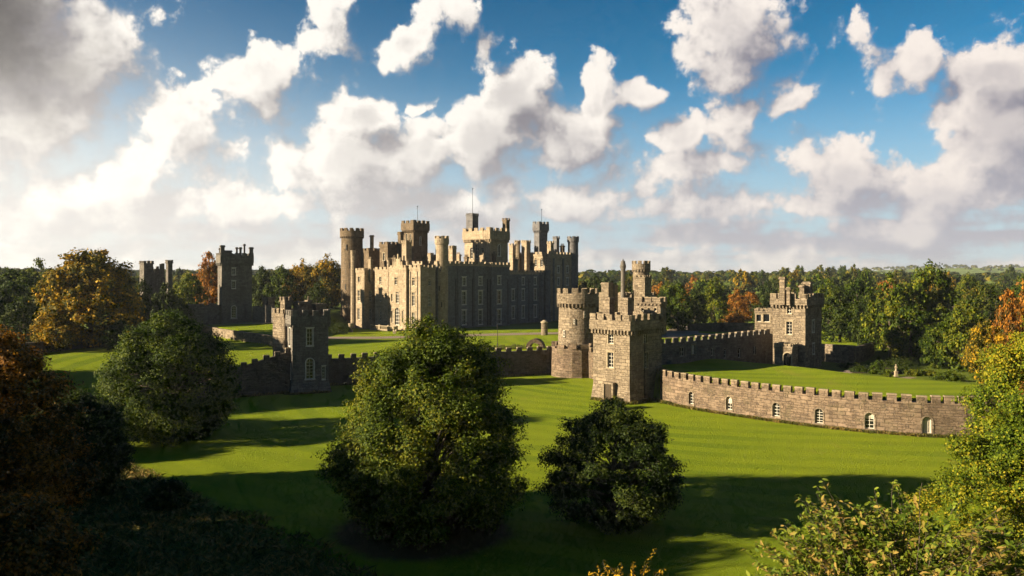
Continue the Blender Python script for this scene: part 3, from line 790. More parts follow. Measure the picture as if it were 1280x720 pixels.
mass(castle, K, 0, K.u_at(511.6), 0, wE, 3.5, zR, A=[(516.8, 352, 9.5, 1.15, 0), (516.8, 374, 17, 1.35, 0, W3), (516.8, 399.5, 18, 1.35, 0, W3)], B=[(537, 352.5, 9, 1.3, 0), (537, 374.5, 16, 1.5, 0, W3), (537, 398.5, 17, 1.5, 0, W3)], name='corner_block', bands=(zR-3.1, zR-7.7, 6.0), para=dict(LOW, out=.14), wkw=W2)
# the shaded garden front
w0 = wE+1.6; w1 = K.w_at(610.2, .8); zB = ZP(326.5, cD(.8, 25))-1.6
rows = ((351.5, 10, 1.5), (372, 16.5, 1.75), (396.5, 18, 1.75))
dkB = dict(bars=(2, 3), tmat='sill')
Bw = [(px, py+(px-600)*-.02, h, w, 0, dkB) for px in (580.2, 600.6) for (py, h, w) in rows]
mass(castle, K, .8, 14, w0, w1, 3.5, zB, B=Bw, mat='castle_shade', name='garden_front', bands=(ZP(343, 250), 6.6), para=LOW, wkw=W3)
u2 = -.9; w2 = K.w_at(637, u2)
mass(castle, K, u2, 9, w1+.002, w2, 3.5, zB-.2, B=[(624, 350.5, 10, 1.5, 0, dkB), (624, 371.5, 16.5, 1.9, 0, dkB), (624, 396, 18, 1.9, 0, dkB)], mat='castle_shade', name='garden_bay', bands=(ZP(343, 255), 6.6), para=dict(LOW, out=.2), wkw=W3)
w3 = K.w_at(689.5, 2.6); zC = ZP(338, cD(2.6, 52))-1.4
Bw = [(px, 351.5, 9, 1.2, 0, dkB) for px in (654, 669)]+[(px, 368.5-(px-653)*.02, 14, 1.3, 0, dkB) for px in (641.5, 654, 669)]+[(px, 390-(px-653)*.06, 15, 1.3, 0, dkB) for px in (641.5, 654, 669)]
mass(castle, K, 2.6, 16, w2+.003, w3, 3.5, zC, B=Bw, mat='castle_shade', name='service_wing', bands=(ZP(345, 275),), para=LOW, wkw=W3)
turret(676.5, cD(2.4, K.w_at(676.5, 2.4)), .9, 341, mat='castle_shade', cap=.8, out=.1, nm=5)
turret(683.8, cD(2.0, K.w_at(683.8, 2.0)), 1.3, 338, mat='castle_shade', cap=1.0, out=.1, nm=6)
# far wing, taller, its left end in the sun
w4 = K.w_at(688.5, 2.0); w5 = K.w_at(722.5, 2.0); uF = K.u_at(648, w4+.02); zF = ZP(314.5, cD(2, 68))-1.6
Aw = [(px, 328, 11, 1.2, 1, dict(hood=False)) for px in (654.5, 662, 669.5, 677, 683.5)]
Bw = [(px, py, h, 1.15, 0, dkB) for px in (698, 709) for py, h in ((337, 8), (352, 9), (371, 12))]
mass(castle, K, 2.0, uF, w4, w5, 3.5, zF, A=Aw, B=Bw, mat='castle', name='far_wing', bands=(zF-1.2,), para=dict(LOW, out=.15), wkw=W2)
dF = cD(2, w4)
turret(716.3, cD(1.2, w5-1.2), 1.95, 295.5, n=16, mat='castle_shade', cap=1.9, out=.3, nm=7)
turret(646.8, cD(uF, w4)-1, 1.05, 300.5, z0=20, cap=1.3, out=.15, nm=6)
stub(657.5, dF+6, 2.4, 302, 20, name='turret', cap='mer'); stub(640.6, dF+5, 1.8, 306, 20, name='turret', cap='mer')
stub(688.0, dF+1.2, 1.7, 303, 20, name='turret', cap='mer'); stub(695.2, dF+10, 1.7, 297, 24, name='turret', cap='mer', mat='castle_shade')
# roofs behind the parapets
mb = MB(); K.box(mb, 4.5, 26, 4.6, w5-1, 4, 20.6); mb.build('roof', M['lead'], castle)
mb = MB(); 
for (a0, a1, b0, b1) in ((5, 12, 12, 36), (4, 13, 44, 62), (15, 24, 8, 40)):
    z = 20.62; rr = [K.pt(a0, b0), K.pt(a1, b0), K.pt(a1, b1), K.pt(a0, b1)]; r1, r2 = K.pt((a0+a1)/2, b0+2), K.pt((a0+a1)/2, b1-2)
    mb.face([(*rr[0], z), (*rr[3], z), (*r2, z+2.6), (*r1, z+2.6)]); mb.face([(*rr[2], z), (*rr[1], z), (*r1, z+2.6), (*r2, z+2.6)])
    mb.face([(*rr[1], z), (*rr[0], z), (*r1, z+2.6)]); mb.face([(*rr[3], z), (*rr[2], z), (*r2, z+2.6)])
mb.build('pitched_roof', M['lead'], castle)
# towers
def sq_tower(pxL, pxC, pxR, d, top, capb, z0=4, A=(), B=(), mat='castle', th=40, mer=(1.0, .7), mh=.8, out=.4, pole=None, corb=True, name='tower', root=None, cz=.7, **kw):
    fr = Fr(pxC, d, R(th)); root = root or castle
    la, lb = fr.u_at(pxL), fr.w_at(pxR); zc = ZP(capb, d); h = ZP(top, d)-zc
    o = mass(root, fr, 0, la, 0, lb, z0, zc, A=A, B=B, mat=mat, name=name, para=dict(h=h, out=out, mer=mer, mh=mh, mat=mat, corb=corb, cz=cz), **kw)
    return fr, la, lb, o
def pole(px, d, z0, top_py, parent=None, flag=True):
    x, y = P2(px, d); z1 = ZP(top_py, d); mb = MB(); mb.cyl(x, y, .09, .05, z0, z1, 8); mb.sphere((x, y, z1), .22)
    o = mb.build('flagpole', M['iron'], parent or castle); return o
sq_tower(453.4, 461, 476.8, 262, 310, 316, mat='castle_brown', out=.15, corb=False, mer=(1.1, .8))
stub(464.8, 266, .9, 294, 22, cap=True)
sq_tower(474.6, 484.6, 503, 256, 302, 308.5, mat='castle_brown', out=.2, corb=False, A=[(480, 321, 9, 1.0, 0, W2)], mer=(1.1, .8))
stub(500.9, 259, 1.35, 291.5, 20, mat='castle_brown', name='turret', cap='mer')
fr3, la, lb, o3 = sq_tower(503.8, 516.8, 534.6, 262, 275, 287.5, mat='castle_brown', out=.5, mh=.9, mer=(1.2, .8), A=[(508.2, 297.5, 11, .8, 1), (513.0, 297.5, 11, .8, 1)], B=[(525.5, 301, 10, .7, 1, dkB)], bands=(ZP(306, 262),))
pole(522, 266, 36, 258, o3)
stub(508.3, 244.5, 2.0, 302, 20, name='turret', cap='mer', dep=2.2)
stub(538.2, 250, 1.2, 318, 20, name='turret', cap='mer'); stub(542.3, 248, 1.0, 320, 20, name='turret', cap='mer')
turret(552.3, 246.5, 1.95, 295, n=20, cap=2.3, out=.28, nm=8, mat='castle', slit=[(-1.9, 17), (-1.5, 12), (-1.7, 23)], mh=.8)
sq_tower(560.6, 565.6, 570.6, 254, 307, 311, z0=18, out=.12, corb=False, mer=(.8, .5), name='turret')
frK, la, lb, oK = sq_tower(580.6, 612.3, 634.8, 271, 284, 298.5, out=.55, mh=1.1, mer=(1.5, 1.0), A=[(589.5, 316.5, 14, 1.3, 1), (596.2, 314.5, 17, 1.5, 1), (603, 316.5, 14, 1.3, 1)], B=[(624, 313, 14, 1.3, 1, dkB)], bands=(ZP(325, 271),), cz=1.0)
stub(590.3, 279, 3.0, 268.5, 34, mat='castle_shade', name='turret', cap='mer', parent=oK); pole(590.8, 279, 42, 236, oK)
stub(632.6, 281, 1.8, 274.5, 34, mat='castle_brown', name='turret', cap='mer', parent=oK)
fr4, la, lb, o4 = sq_tower(667.6, 674, 684.3, 300, 276.7, 288, out=.45, mh=.9, mer=(1.1, .8), mat='castle_shade')
pole(677, 304, 38, 262, o4)
x, y = P2(440, 266); z1 = ZP(296, 266); mb = MB(); mb.cyl(x, y, 3.75, 3.5, 4, z1, 40)
ot = mb.build('round_tower', M['castle_brown'], castle); round_parapet(ot, x, y, 3.5, z1, ZP(285.6, 266)-z1, .45, 40, 12, .9, 'castle_brown')
for a_, z_ in ((-1.9, 30), (-1.55, 24), (-2.0, 17), (-1.7, 11)):
    sb = MB(); c_ = (math.cos(a_), math.sin(a_)); sb.cbox(x+c_[0]*3.55, y+c_[1]*3.55, c_, .3, .38, z_, z_+1.8)
    sb.build('arrow_slit', M['iron'], ot)
# more stacks along the roofs
for px, d, wd, tp, z0, nm in ((463, 252, 1.2, 324, 20, 2), (573, 262, 1.6, 318, 20, 3), (603, 268, 1.6, 319, 20, 3), (645, 279, 1.4, 324, 20, 2), (560, 268, 1.3, 314, 20, 2)):
    stub(px, d, wd, tp, z0, pots=nm, dep=.9)
# rainwater pipes, flat pilasters and hoods on the shaded front
def on_B(px, u, wd, out, z0, z1, name, mat):
    w = K.w_at(px, u); mb = MB(); p = K.pt(u, w-wd/2); mb.box((p[0]-K.a[0]*out, p[1]-K.a[1]*out), K.b, K.a, wd, out+.05, z0, z1); return mb.build(name, M[mat], castle)
for px, u in ((590.5, .8), (609.2, .8), (612.6, -.9), (634.6, -.9), (660.8, 2.6), (569.5, .8)): on_B(px, u, .16, .2, 5.5, zC-1.5, 'drainpipe', 'iron')
for px, u, zt_ in ((572.5, .8, zB), (592.8, .8, zB), (647.5, 2.6, zC), (691.5, 2.0, zF), (703.5, 2.0, zF)): on_B(px, u, .7, .42, 3.5, zt_-.8, 'pilaster', 'castle_shade')
for px in (521.8, 513.2):
    u = K.u_at(px, 0); mb = MB(); p = K.pt(u-.08, 0); mb.box((p[0]-K.b[0]*.15, p[1]-K.b[1]*.15), K.a, K.b, .16, .2, 5.5, zR-.5); mb.build('drainpipe', M['iron'], castle)
for px, d, wd, tp, z0, nm in ((531, 247, 1.5, 322, 20, 3), (583, 259, 1.3, 321, 20, 3), (617, 272, 1.5, 317, 20, 3), (665, 288, 1.3, 329, 20, 2), (493, 251, 1.2, 322, 20, 2), (703, 303, 1.5, 307, 26, 3)):
    stub(px, d, wd, tp, z0, pots=nm, dep=.9, mat='castle_brown')
settle(castle, (K.o[0], K.o[1], GZ))

# ---------------------------------------------------------------- gatehouse on the right
gate = empty('gatehouse', 'square lit sandstone gate tower standing at the left end of the long bastion wall', 'tower')
GW = dict(bars=(2, 4), depth=.35)
G = Fr(787, 136, R(43)); la, lb = G.u_at(741.5), G.w_at(827); zc = ZP(413.5, 136); 
GATE_FOOT = [G.pt(la, -.35), G.pt(-.35, -.35), G.pt(-.35, lb)]
og = mass(gate, G, 0, la, 0, lb, -.6, zc, A=[(763.6, 422, 15, 1.15, 0, GW), (763.2, 450, 19, 1.25, 0, GW)], B=[(806.5, 422, 13, 1.1, 0, GW), (807, 450.5, 19, 1.15, 0, GW)], mat='gate', name='wall', batter=.42, zb=2.8, para=dict(h=ZP(393.5, 136)-zc, out=.5, mer=(1.15, .75), mh=1.05, mat='gate', cz=.75), bands=(ZP(466, 136),))
# doorway: dark oak door in a stone surround at the foot of the lit face
nA = (-G.b[0], -G.b[1]); uc = G.u_at(763); zd = .3
mb = MB(); 
for (x0_, x1_, za, zb2) in ((-1.15, -.8, zd, zd+2.7), (.8, 1.15, zd, zd+2.7), (-1.15, 1.15, zd+2.7, zd+3.05)):
    mb.box((G.pt(uc+x0_, 0)[0]+nA[0]*-.02, G.pt(uc+x0_, 0)[1]+nA[1]*-.02), G.a, nA, x1_-x0_, .85, za, zb2)
fo = mb.build('door_surround', M['gate'], gate)
mb = MB(); p = G.pt(uc-.8, 0); mb.box((p[0]+nA[0]*.5, p[1]+nA[1]*.5), G.a, nA, 1.6, .1, zd, zd+2.7); mb.build('door', M['wood'], gate)
for px, wd, tp in ((760.7, 1.5, 371.5), (783.2, 1.6, 372.0)): stub(px, 140.5 if px > 770 else 143, wd, tp, 12, mat='gate', parent=gate, th=G)
fs = Fr(825.5, 144.5, R(30)); ls = fs.u_at(795)
mass(gate, fs, 0, ls, 0, 3.2, 11, ZP(380, 144.5), mat='gate', name='stair_turret', A=[(803, 387, 4, .5, 0, dict(trim=False, hood=False, bars=(1, 1))), (811, 387, 4, .5, 0, dict(hood=False, bars=(1, 1))), (819, 387, 4, .5, 0, dict(hood=False, bars=(1, 1)))], para=dict(h=ZP(372, 144.5)-ZP(380, 144.5), out=.2, mer=(1.2, .7), mh=.85, mat='gate', corb=True, cz=.3))
mb = MB(); p = G.pt(-.1, lb*.42); mb.tube((p[0]+.12, p[1]-.1, .5), (p[0]+.12, p[1]-.1, zc-2), .07, .07); mb.build('drainpipe', M['iron'], gate)
settle(gate, (G.o[0], G.o[1], 0))

# ---------------------------------------------------------------- round tower
rt = empty('round_tower', 'pale round battlemented tower just left of the square gate tower', 'tower')
x, y = P2(722, 175); zc = ZP(379, 175); mb = MB(); mb.cyl(x, y, 4.35, 4.05, 4, zc, 48); ow = mb.build('wall', M['gate'], rt)
round_parapet(ow, x, y, 4.05, zc, ZP(360.5, 175)-zc, .5, 48, 13, 1.05, 'gate', cz=.8)
mb = MB(); P0 = ring(x-.6, y-.5, 5.3, 16, .2); P1 = ring(x-.6, y-.4, 5.05, 16, .2); mb.prism(P0, -.6, 6.2, P1)
random.seed(5)
for i in range(12):
    q = ring(x-.6, y-.4, 4.8, 12, .2+.13)[i]; mb.cbox(q[0], q[1], unit(q[1]-y, x-q[0]), 1.9, .7, 6.2, 6.5+random.random()*.9)
mb.build('base_bastion', M['wall'], rt)
for px, py, h, wd in ((728.8, 393, 8, .45), (704.5, 417, 8, .5), (728.8, 443.5, 13, .9), (716, 402, 6, .35)):
    X0, Y0 = P2(px, 175); dx = (X0-x)/4.2; dx = max(-.95, min(.95, dx)); nrm = (dx, -math.sqrt(1-dx*dx)); dr = (-nrm[1], nrm[0])
    k = 4.22; dpt = y+nrm[1]*k; hh = h*.171; z = ZP(py, dpt)-hh/2
    window(rt, (x+nrm[0]*k, dpt), dr, nrm, 0, z, wd, hh, 0, depth=-.02, bars=(1, 2), hood=False, tmat='gate')
settle(rt, (x, y, 0))

# ---------------------------------------------------------------- left gate tower
lg = empty('gate_tower', 'dark square gate tower with white arched window left of the largest tree', 'tower')
H = Fr(365.5, 146.5, R(64)); lb = H.w_at(410.5); la = 7.5; zc = ZP(406, 146.5)
DK = dict(bars=(2, 4), depth=.35, tmat='sill')
LEFT_FOOT = [H.pt(la, -.7), H.pt(-.7, -.7), H.pt(-.7, lb)]
mass(lg, H, 0, la, 0, lb, -.6, zc, A=[(362.6, 421, 22, 1.2, 0, DK), (362.6, 462, 22, 1.3, 1, DK)], B=[(387.2, 421.5, 21, 1.05, 0, DK), (387.4, 461, 25, 1.35, 1, dict(DK, bars=(2, 5))), (404.6, 466, 16, .55, 0, DK)], mat='tower_dark', name='wall', batter=.8, zb=2.4, bands=(ZP(440, 146.5),), para=dict(h=ZP(388, 146.5)-zc, out=.35, mer=(1.0, .7), mh=1.0, mat='tower_dark', cz=.5))
f2 = Fr(355, 151, R(40)); l2 = f2.u_at(341); mass(lg, f2, 0, l2, 0, 4, 0, ZP(397, 151), mat='gate', name='stair_block', para=dict(h=1.6, out=.15, mer=(.7, .5), mh=.8, mat='gate', corb=False))
stub(357.4, 152, 1.5, 374, 8, mat='gate', parent=lg, th=K, name='turret', cap='mer')
stub(375.5, 153, 1.9, 377, 12, mat='gate', parent=lg, th=K); stub(385.5, 154, .9, 375, 12, mat='gate', parent=lg, th=K, pots=1); stub(397, 155, 2.4, 379.5, 12, mat='gate', parent=lg, th=K)
settle(lg, (H.o[0], H.o[1], 0))

# ---------------------------------------------------------------- right hand inner tower
it = empty('inner_tower', 'square tower with tall chimneys rising beyond the raised grass terrace on the right', 'tower')
T = Fr(1006.6, 155, R(40)); la, lb = T.u_at(966.2), T.w_at(1027); zc = ZP(381.5, 155)
mass(it, T, 0, la, 0, lb, .5, zc, A=[(986.5, 388, 8, .9, 0, dict(bars=(2, 2), depth=.35)), (986.5, 410, 16, 1.15, 0, GW)], B=[(1016.2, 408, 14, .95, 0, DK), (1016.4, 436, 12, .8, 0, DK)], mat='gate', name='wall', bands=(ZP(396, 155),), para=dict(h=ZP(367.5, 155)-zc, out=.45, mer=(1.05, .7), mh=1.0, mat='gate', cz=.6))
for px, wd, tp, d in ((978.6, 1.0, 346, 157), (986, .65, 359, 156), (1003.2, .9, 356, 160), (1009.5, 1.5, 352, 161)): stub(px, d, wd, tp, 16, mat='gate', parent=it)
f2 = Fr(966.5, 166.5, R(25)); mass(it, f2, 0, f2.u_at(943.5), 0, 5, 3, ZP(392, 166.5), mat='gate', name='annexe', A=[(948.5, 397.5, 9, 1.0, 0, dict(bars=(1, 1), hood=False)), (958, 397.5, 10, 1.3, 0, dict(bars=(1, 1), hood=False))], para=dict(h=1.0, out=.1, mer=(.6, .4), mh=.5, mat='gate', corb=False))
fp = Fr(990, 150.5, R(40)); mass(it, fp, 0, 3.4, 0, 3.0, .5, 8.0, mat='gate', name='porch', A=[(984.2, 449.5, 17, 1.5, 1, dict(bars=(2, 1), mat='wood', depth=.5))], para=dict(h=.9, out=.1, mer=(.6, .4), mh=.5, mat='gate', corb=False))
settle(it, (T.o[0], T.o[1], 4))

# ---------------------------------------------------------------- far left tower with its ruined walls
lt = empty('keep_tower', 'tall dark square tower with corner turrets among autumn trees on the far left', 'tower')
L_ = Fr(277.2, 232, R(60)); la = L_.u_at(272.4); lb = L_.w_at(315); zc = ZP(328.5, 232); la = max(6.5, min(la, 9)); g0 = hz(*L_.o)
mass(lt, L_, 0, la, 0, lb, g0-1, zc, A=[], B=[(292.2, 339.5, 8, .9, 0, DK), (292.2, 356, 9, .9, 0, DK), (292.4, 390, 15, 1.3, 1, DK)], mat='tower_dark', name='wall', para=dict(h=ZP(316, 232)-zc, out=.45, mer=(1.2, .8), mh=.7, mat='tower_dark', cz=.8))
for px, wd, tp, d in ((278, 1.1, 306.5, 233), (314, 1.0, 309, 239), (275.5, .7, 310, 239), (296, .5, 309, 236), (300.5, .6, 309, 236), (305.5, .45, 305, 238), (284, 2.2, 313, 235)): stub(px, d, wd, tp, zc, mat='tower_dark', parent=lt, th=L_)
settle(lt, (L_.o[0], L_.o[1], g0))

# ---------------------------------------------------------------- walls
def curved_wall(name, pts, ztop, zbot, t, label, mat='wall', mer=(1.5, .8), mh=1.15, holes=(), embr=None, cat='wall', bands=True, ctop=True):
    """wall whose front face runs along pts (left to right); ztop, zbot functions of distance"""
    root = empty(name, label, cat)
    mb = MB(); cum = [0]
    for p, q in zip(pts[:-1], pts[1:]): cum.append(cum[-1]+math.dist(p, q))
    # windows sighted by pixel
    jobs = {i: [] for i in range(len(pts)-1)}
    for h in holes:
        px, pyc, hp, wm, arch, kw = h; k = (px-640)/F
        for i, (p, q) in enumerate(zip(pts[:-1], pts[1:])):
            d = unit(q[0]-p[0], q[1]-p[1]); L = cum[i+1]-cum[i]; u = (k*p[1]-p[0])/(d[0]-k*d[1])
            if 0 <= u < L:
                u = min(max(u, wm/2+.15), L-wm/2-.15); dd = p[1]+d[1]*u; hh = hp*dd/F; jobs[i].append((u, ZP(pyc, dd)-hh/2, wm, hh, arch, kw)); break
    backs = []
    for i, p in enumerate(pts):
        a = pts[max(0, i-1)]; b = pts[min(len(pts)-1, i+1)]; d = unit(b[0]-a[0], b[1]-a[1]); backs.append((p[0]-d[1]*t, p[1]+d[0]*t))
    for i, (p, q) in enumerate(zip(pts[:-1], pts[1:])):
        d = unit(q[0]-p[0], q[1]-p[1]); n = (d[1], -d[0]); L = cum[i+1]-cum[i]
        zt0, zt1 = ztop(cum[i]), ztop(cum[i+1]); zt = min(zt0, zt1); zb2 = zbot(cum[i])-.8
        holes_face(mb, p, d, L, zb2, zt, [j[:5] for j in jobs[i]], .4, n)
        if abs(zt0-zt1) > .01: mb.face([(*p, zt), (*q, zt), (*q, zt1), (*p, zt0)][:] if zt0 > zt and zt1 > zt else ([(*p, zt0), (*p, zt), (*q, zt1)] if zt0 > zt1 else [(*p, zt0), (*q, zt0), (*q, zt1)]))
        bp, bq = backs[i], backs[i+1]
        mb.face([(*bq, zb2), (*bp, zb2), (*bp, zt0), (*bq, zt1)]); mb.face([(*p, zt0), (*q, zt1), (*bq, zt1), (*bp, zt0)])
        if i == 0: mb.face([(*bp, zb2), (*p, zb2), (*p, zt0), (*bp, zt0)])
        if i == len(pts)-2: mb.face([(*q, zb2), (*bq, zb2), (*bq, zt1), (*q, zt1)])
    w = mb.build('masonry', M[mat], root)
    for i in jobs:
        p, q = pts[i], pts[i+1]; d = unit(q[0]-p[0], q[1]-p[1]); n = (d[1], -d[0])
        for (u, z, wm, hh, arch, kw) in jobs[i]: window(root, p, d, n, u, z, wm, hh, arch, **kw)
    if mer:
        mb = MB(); mid = [((p[0]*.76+b[0]*.24), (p[1]*.76+b[1]*.24)) for p, b in zip(pts, backs)]
        # walk along the whole line so that spacing is even
        tot = cum[-1]; s = .2; rng = random.Random(len(pts)*7+int(tot))
        def at(s_):
            for i in range(len(pts)-1):
                if s_ <= cum[i+1] or i == len(pts)-2:
                    f = (s_-cum[i])/(cum[i+1]-cum[i]); a, b = mid[i], mid[i+1]; return (a[0]+(b[0]-a[0])*f, a[1]+(b[1]-a[1])*f)
        while s+mer[0] < tot:
            ww = mer[0]*rng.uniform(.92, 1.06); a, b = at(s), at(s+ww); d = unit(b[0]-a[0], b[1]-a[1]); zz = min(ztop(s), ztop(s+ww))-.3; tt = t*.42
            hh = mh*rng.uniform(.93, 1.05)
            o = (a[0]+d[1]*tt/2, a[1]-d[0]*tt/2); nb = (-d[1], d[0])
            mb.cur = 0; mb.box(o, d, nb, ww, tt, zz, zz+.3+hh-.18)
            mb.cur = 1; mb.box((o[0]-d[0]*.05-nb[0]*.05, o[1]-d[1]*.05-nb[1]*.05), d, nb, ww+.1, tt+.1, zz+.3+hh-.18, zz+.3+hh, .06)
            s += ww+mer[1]*rng.uniform(.92, 1.08)
        mb.build('battlement', None, root, [M[mat], M['coping']])
    settle(root, (pts[0][0], pts[0][1], zbot(0))); return root
AW = dict(bars=(2, 3), depth=.42, tmat='gate')
BW = [(822.6, 488, 17, .7, 1, AW), (864.2, 497.5, 15.5, 1.1, 1, AW), (911.4, 504, 16.5, 1.1, 1, dict(AW, blind=.25)), (965, 512, 17, 1.12, 1, AW), (1022.2, 520, 18.5, 1.15, 1, dict(AW, bars=(2, 4))), (1086.4, 526, 20, 1.2, 1, dict(AW, blind=.2)), (1154, 531.5, 21, 1.25, 1, dict(AW, blind=1.0, bars=(3, 2)))]
curved_wall('bastion_wall', WALL_R, lambda s: 4.55, lambda s: 0, 1.5, 'long curving sunlit stone wall with arched windows and battlements along the right of the lawn', holes=BW, mer=(1.2, .58), mh=1.02)
lcum = math.dist(WALL_L[0], WALL_L[1]), math.dist(WALL_L[1], WALL_L[2]), math.dist(WALL_L[2], WALL_L[3])
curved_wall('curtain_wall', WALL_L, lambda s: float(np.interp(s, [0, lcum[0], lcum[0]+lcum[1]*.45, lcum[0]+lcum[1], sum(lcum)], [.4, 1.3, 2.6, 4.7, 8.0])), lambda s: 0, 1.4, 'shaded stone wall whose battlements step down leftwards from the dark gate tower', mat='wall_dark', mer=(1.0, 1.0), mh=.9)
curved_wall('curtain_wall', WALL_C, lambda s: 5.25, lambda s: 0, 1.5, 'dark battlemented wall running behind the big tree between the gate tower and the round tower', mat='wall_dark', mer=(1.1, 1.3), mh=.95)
curved_wall('curtain_wall', [(15.5, 172), (18.6, 164), (20.0, 151)], lambda s: 5.6, lambda s: 0, 1.4, 'short wall linking the round tower to the square gate tower', mat='wall', mer=(1.1, .9), mh=.9)
curved_wall('inner_wall', [P2(824, 150), P2(900, 157), P2(966, 165)], lambda s: float(np.interp(s, [0, 28], [8.9, 9.8])), lambda s: 1.8, 1.3, 'shaded battlemented wall with small windows behind the raised terrace', mat='tower_dark', mer=(1.0, .75), mh=.95,
            holes=[(852.5, 440, 11, 1.1, 0, dict(bars=(2, 2), tmat='trim_dark')), (866.5, 437, 11, .8, 0, dict(bars=(2, 3), blind=1.0, tmat='trim')), (890.5, 440, 9, .6, 0, dict(bars=(1, 2), tmat='trim_dark')), (906, 442, 12, .7, 1, dict(bars=(1, 2), tmat='trim_dark')), (924, 441, 12, .8, 1, dict(bars=(1, 2), tmat='trim_dark')), (943, 438, 10, .6, 0, dict(bars=(1, 2), tmat='trim_dark'))])
curved_wall('retaining_wall', [(-95, 238), (-79, 214.5), (-66, 199), (-53.0, 185.4)], lambda s: 7.55, lambda s: 4.6, .8, 'sunlit rubble retaining wall below the sloping bank left of the gate tower', mat='gate', mer=None)
curved_wall('garden_wall', [P2(1022, 171), P2(1068, 166)], lambda s: 7.2, lambda s: 3, .9, 'sunlit low wall running right from the inner tower', mat='gate', mer=None)
curved_wall('garden_wall', [P2(1067, 165.5), P2(1093, 178)], lambda s: 6.8, lambda s: 3, .9, 'shaded low wall turning back under the trees beside the garden', mat='wall', mer=None)
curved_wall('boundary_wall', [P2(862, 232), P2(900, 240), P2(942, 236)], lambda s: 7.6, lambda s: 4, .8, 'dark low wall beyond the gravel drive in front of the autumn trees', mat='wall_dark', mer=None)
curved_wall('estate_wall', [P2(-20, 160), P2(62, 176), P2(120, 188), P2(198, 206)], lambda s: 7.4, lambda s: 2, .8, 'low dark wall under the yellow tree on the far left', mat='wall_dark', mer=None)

def ruin(name, label, pts, tops, t=1.2, mat='tower_dark', seed=1):
    """broken wall with a jagged top"""
    root = empty(name, label, 'ruin'); mb = MB(); rng = random.Random(seed)
    for (p, q), (za, zb2) in zip(zip(pts[:-1], pts[1:]), zip(tops[:-1], tops[1:])):
        L = math.dist(p, q); n = max(2, int(L/1.1)); d = unit(q[0]-p[0], q[1]-p[1]); b = (-d[1], d[0])
        for k in range(n):
            f = (k+.5)/n; z = za+(zb2-za)*f+rng.uniform(-.5, .45); x_, y_ = p[0]+(q[0]-p[0])*k/n, p[1]+(q[1]-p[1])*k/n
            mb.box((x_, y_), d, b, L/n+.002, t*rng.uniform(.9, 1.1), hz(x_, y_)-.8, z, .04)
    mb.build('masonry', M[mat], root); settle(root, (*pts[0], hz(*pts[0]))); return root
ruin('ruined_wall', 'jagged ruined wall joining the left side of the far left tower', [P2(236, 226), P2(255, 228), P2(276, 233)], [ZP(379, 226), ZP(380, 228), ZP(382, 232)], seed=3)
ruin('ruined_wall', 'broken wall running right from the far left tower', [P2(315, 233), P2(332, 231), P2(348, 228)], [ZP(381, 233), ZP(383, 230), ZP(384, 228)], seed=4)
lo = empty('lodge', 'small flat roofed stone lodge showing above the broken wall', 'building')
mass(lo, Fr(335, 236, R(40)), 0, 2.6, 0, 2.4, 8, ZP(374, 236), mat='gate', name='wall', A=[(331.5, 379, 4, .6, 0, dict(bars=(1, 2), hood=False))], para=dict(h=.6, out=.2, mer=(3, .1), mh=.1, mat='gate', corb=False)); settle(lo, (*P2(335, 236), 9))
ru = empty('ruined_tower', 'ivy covered ruined tower with a broken top left of the tall dark tower', 'ruin')
fr = Fr(190, 224, R(55)); mb = MB(); rng = random.Random(9); lw = fr.w_at(207)
for i in range(5):
    for j in range(5):
        if 0 < i < 4 and 0 < j < 4: continue
        z = ZP(330.5, 224)+rng.uniform(-3.8, .8); mb.box(fr.pt(i*1.25, j*lw/5), fr.a, fr.b, 1.25, lw/5, 5, z, .03)
mb.build('wall', M['tower_dark'], ru); stub(211.5, 223, 1.3, 327, 6, mat='tower_dark', parent=ru, name='turret', cap='mer'); stub(183, 224, 2.6, 328, 8, mat='tower_dark', parent=ru, name='turret', cap='mer'); stub(196, 229, 1.0, 336, 8, mat='tower_dark', parent=ru)
settle(ru, (*P2(190, 224), 6))

# stables with their round turret, seen over the gatehouse roof
stb = empty('stable_block', 'round turret and slender column of the stable block rising behind the square gate tower', 'building')
x, y = P2(801.5, 212); mb = MB(); zt = ZP(337, 212); mb.cyl(x, y, 2.35, 2.15, 4, zt, 28); o = mb.build('turret', M['gate'], stb); round_parapet(o, x, y, 2.15, zt, ZP(326, 212)-zt, .3, 28, 9, .8, 'gate', cz=.6)
x, y = P2(778.8, 214); mb = MB(); mb.cyl(x, y, .75, .55, 4, ZP(338, 214), 12); mb.cyl(x, y, .6, .85, ZP(338, 214), ZP(333, 214), 12); mb.cyl(x, y, .85, .5, ZP(333, 214), ZP(326, 214), 12); mb.cyl(x, y, .2, .1, ZP(326, 214), ZP(323.5, 214), 8); mb.build('column', M['tower_dark'], stb)
stub(759, 209, 2.2, 353, 4, mat='gate', parent=stb); stub(767.5, 211, 1.5, 356, 4, mat='gate', parent=stb)
mass(stb, Fr(806, 206, R(40)), 0, 3.2, 0, 3.2, 4, ZP(348, 206), mat='gate', name='tower', para=dict(h=.8, out=.15, mer=(.7, .5), mh=.5, mat='gate', corb=False))
mass(stb, Fr(800, 212, R(40)), 0, 13, 0, 8, 4, ZP(372, 212), mat='gate', name='wing', para=dict(h=1.2, out=.1, mer=(.9, .6), mh=.6, mat='gate', corb=False))
settle(stb, (*P2(800, 212), 5))

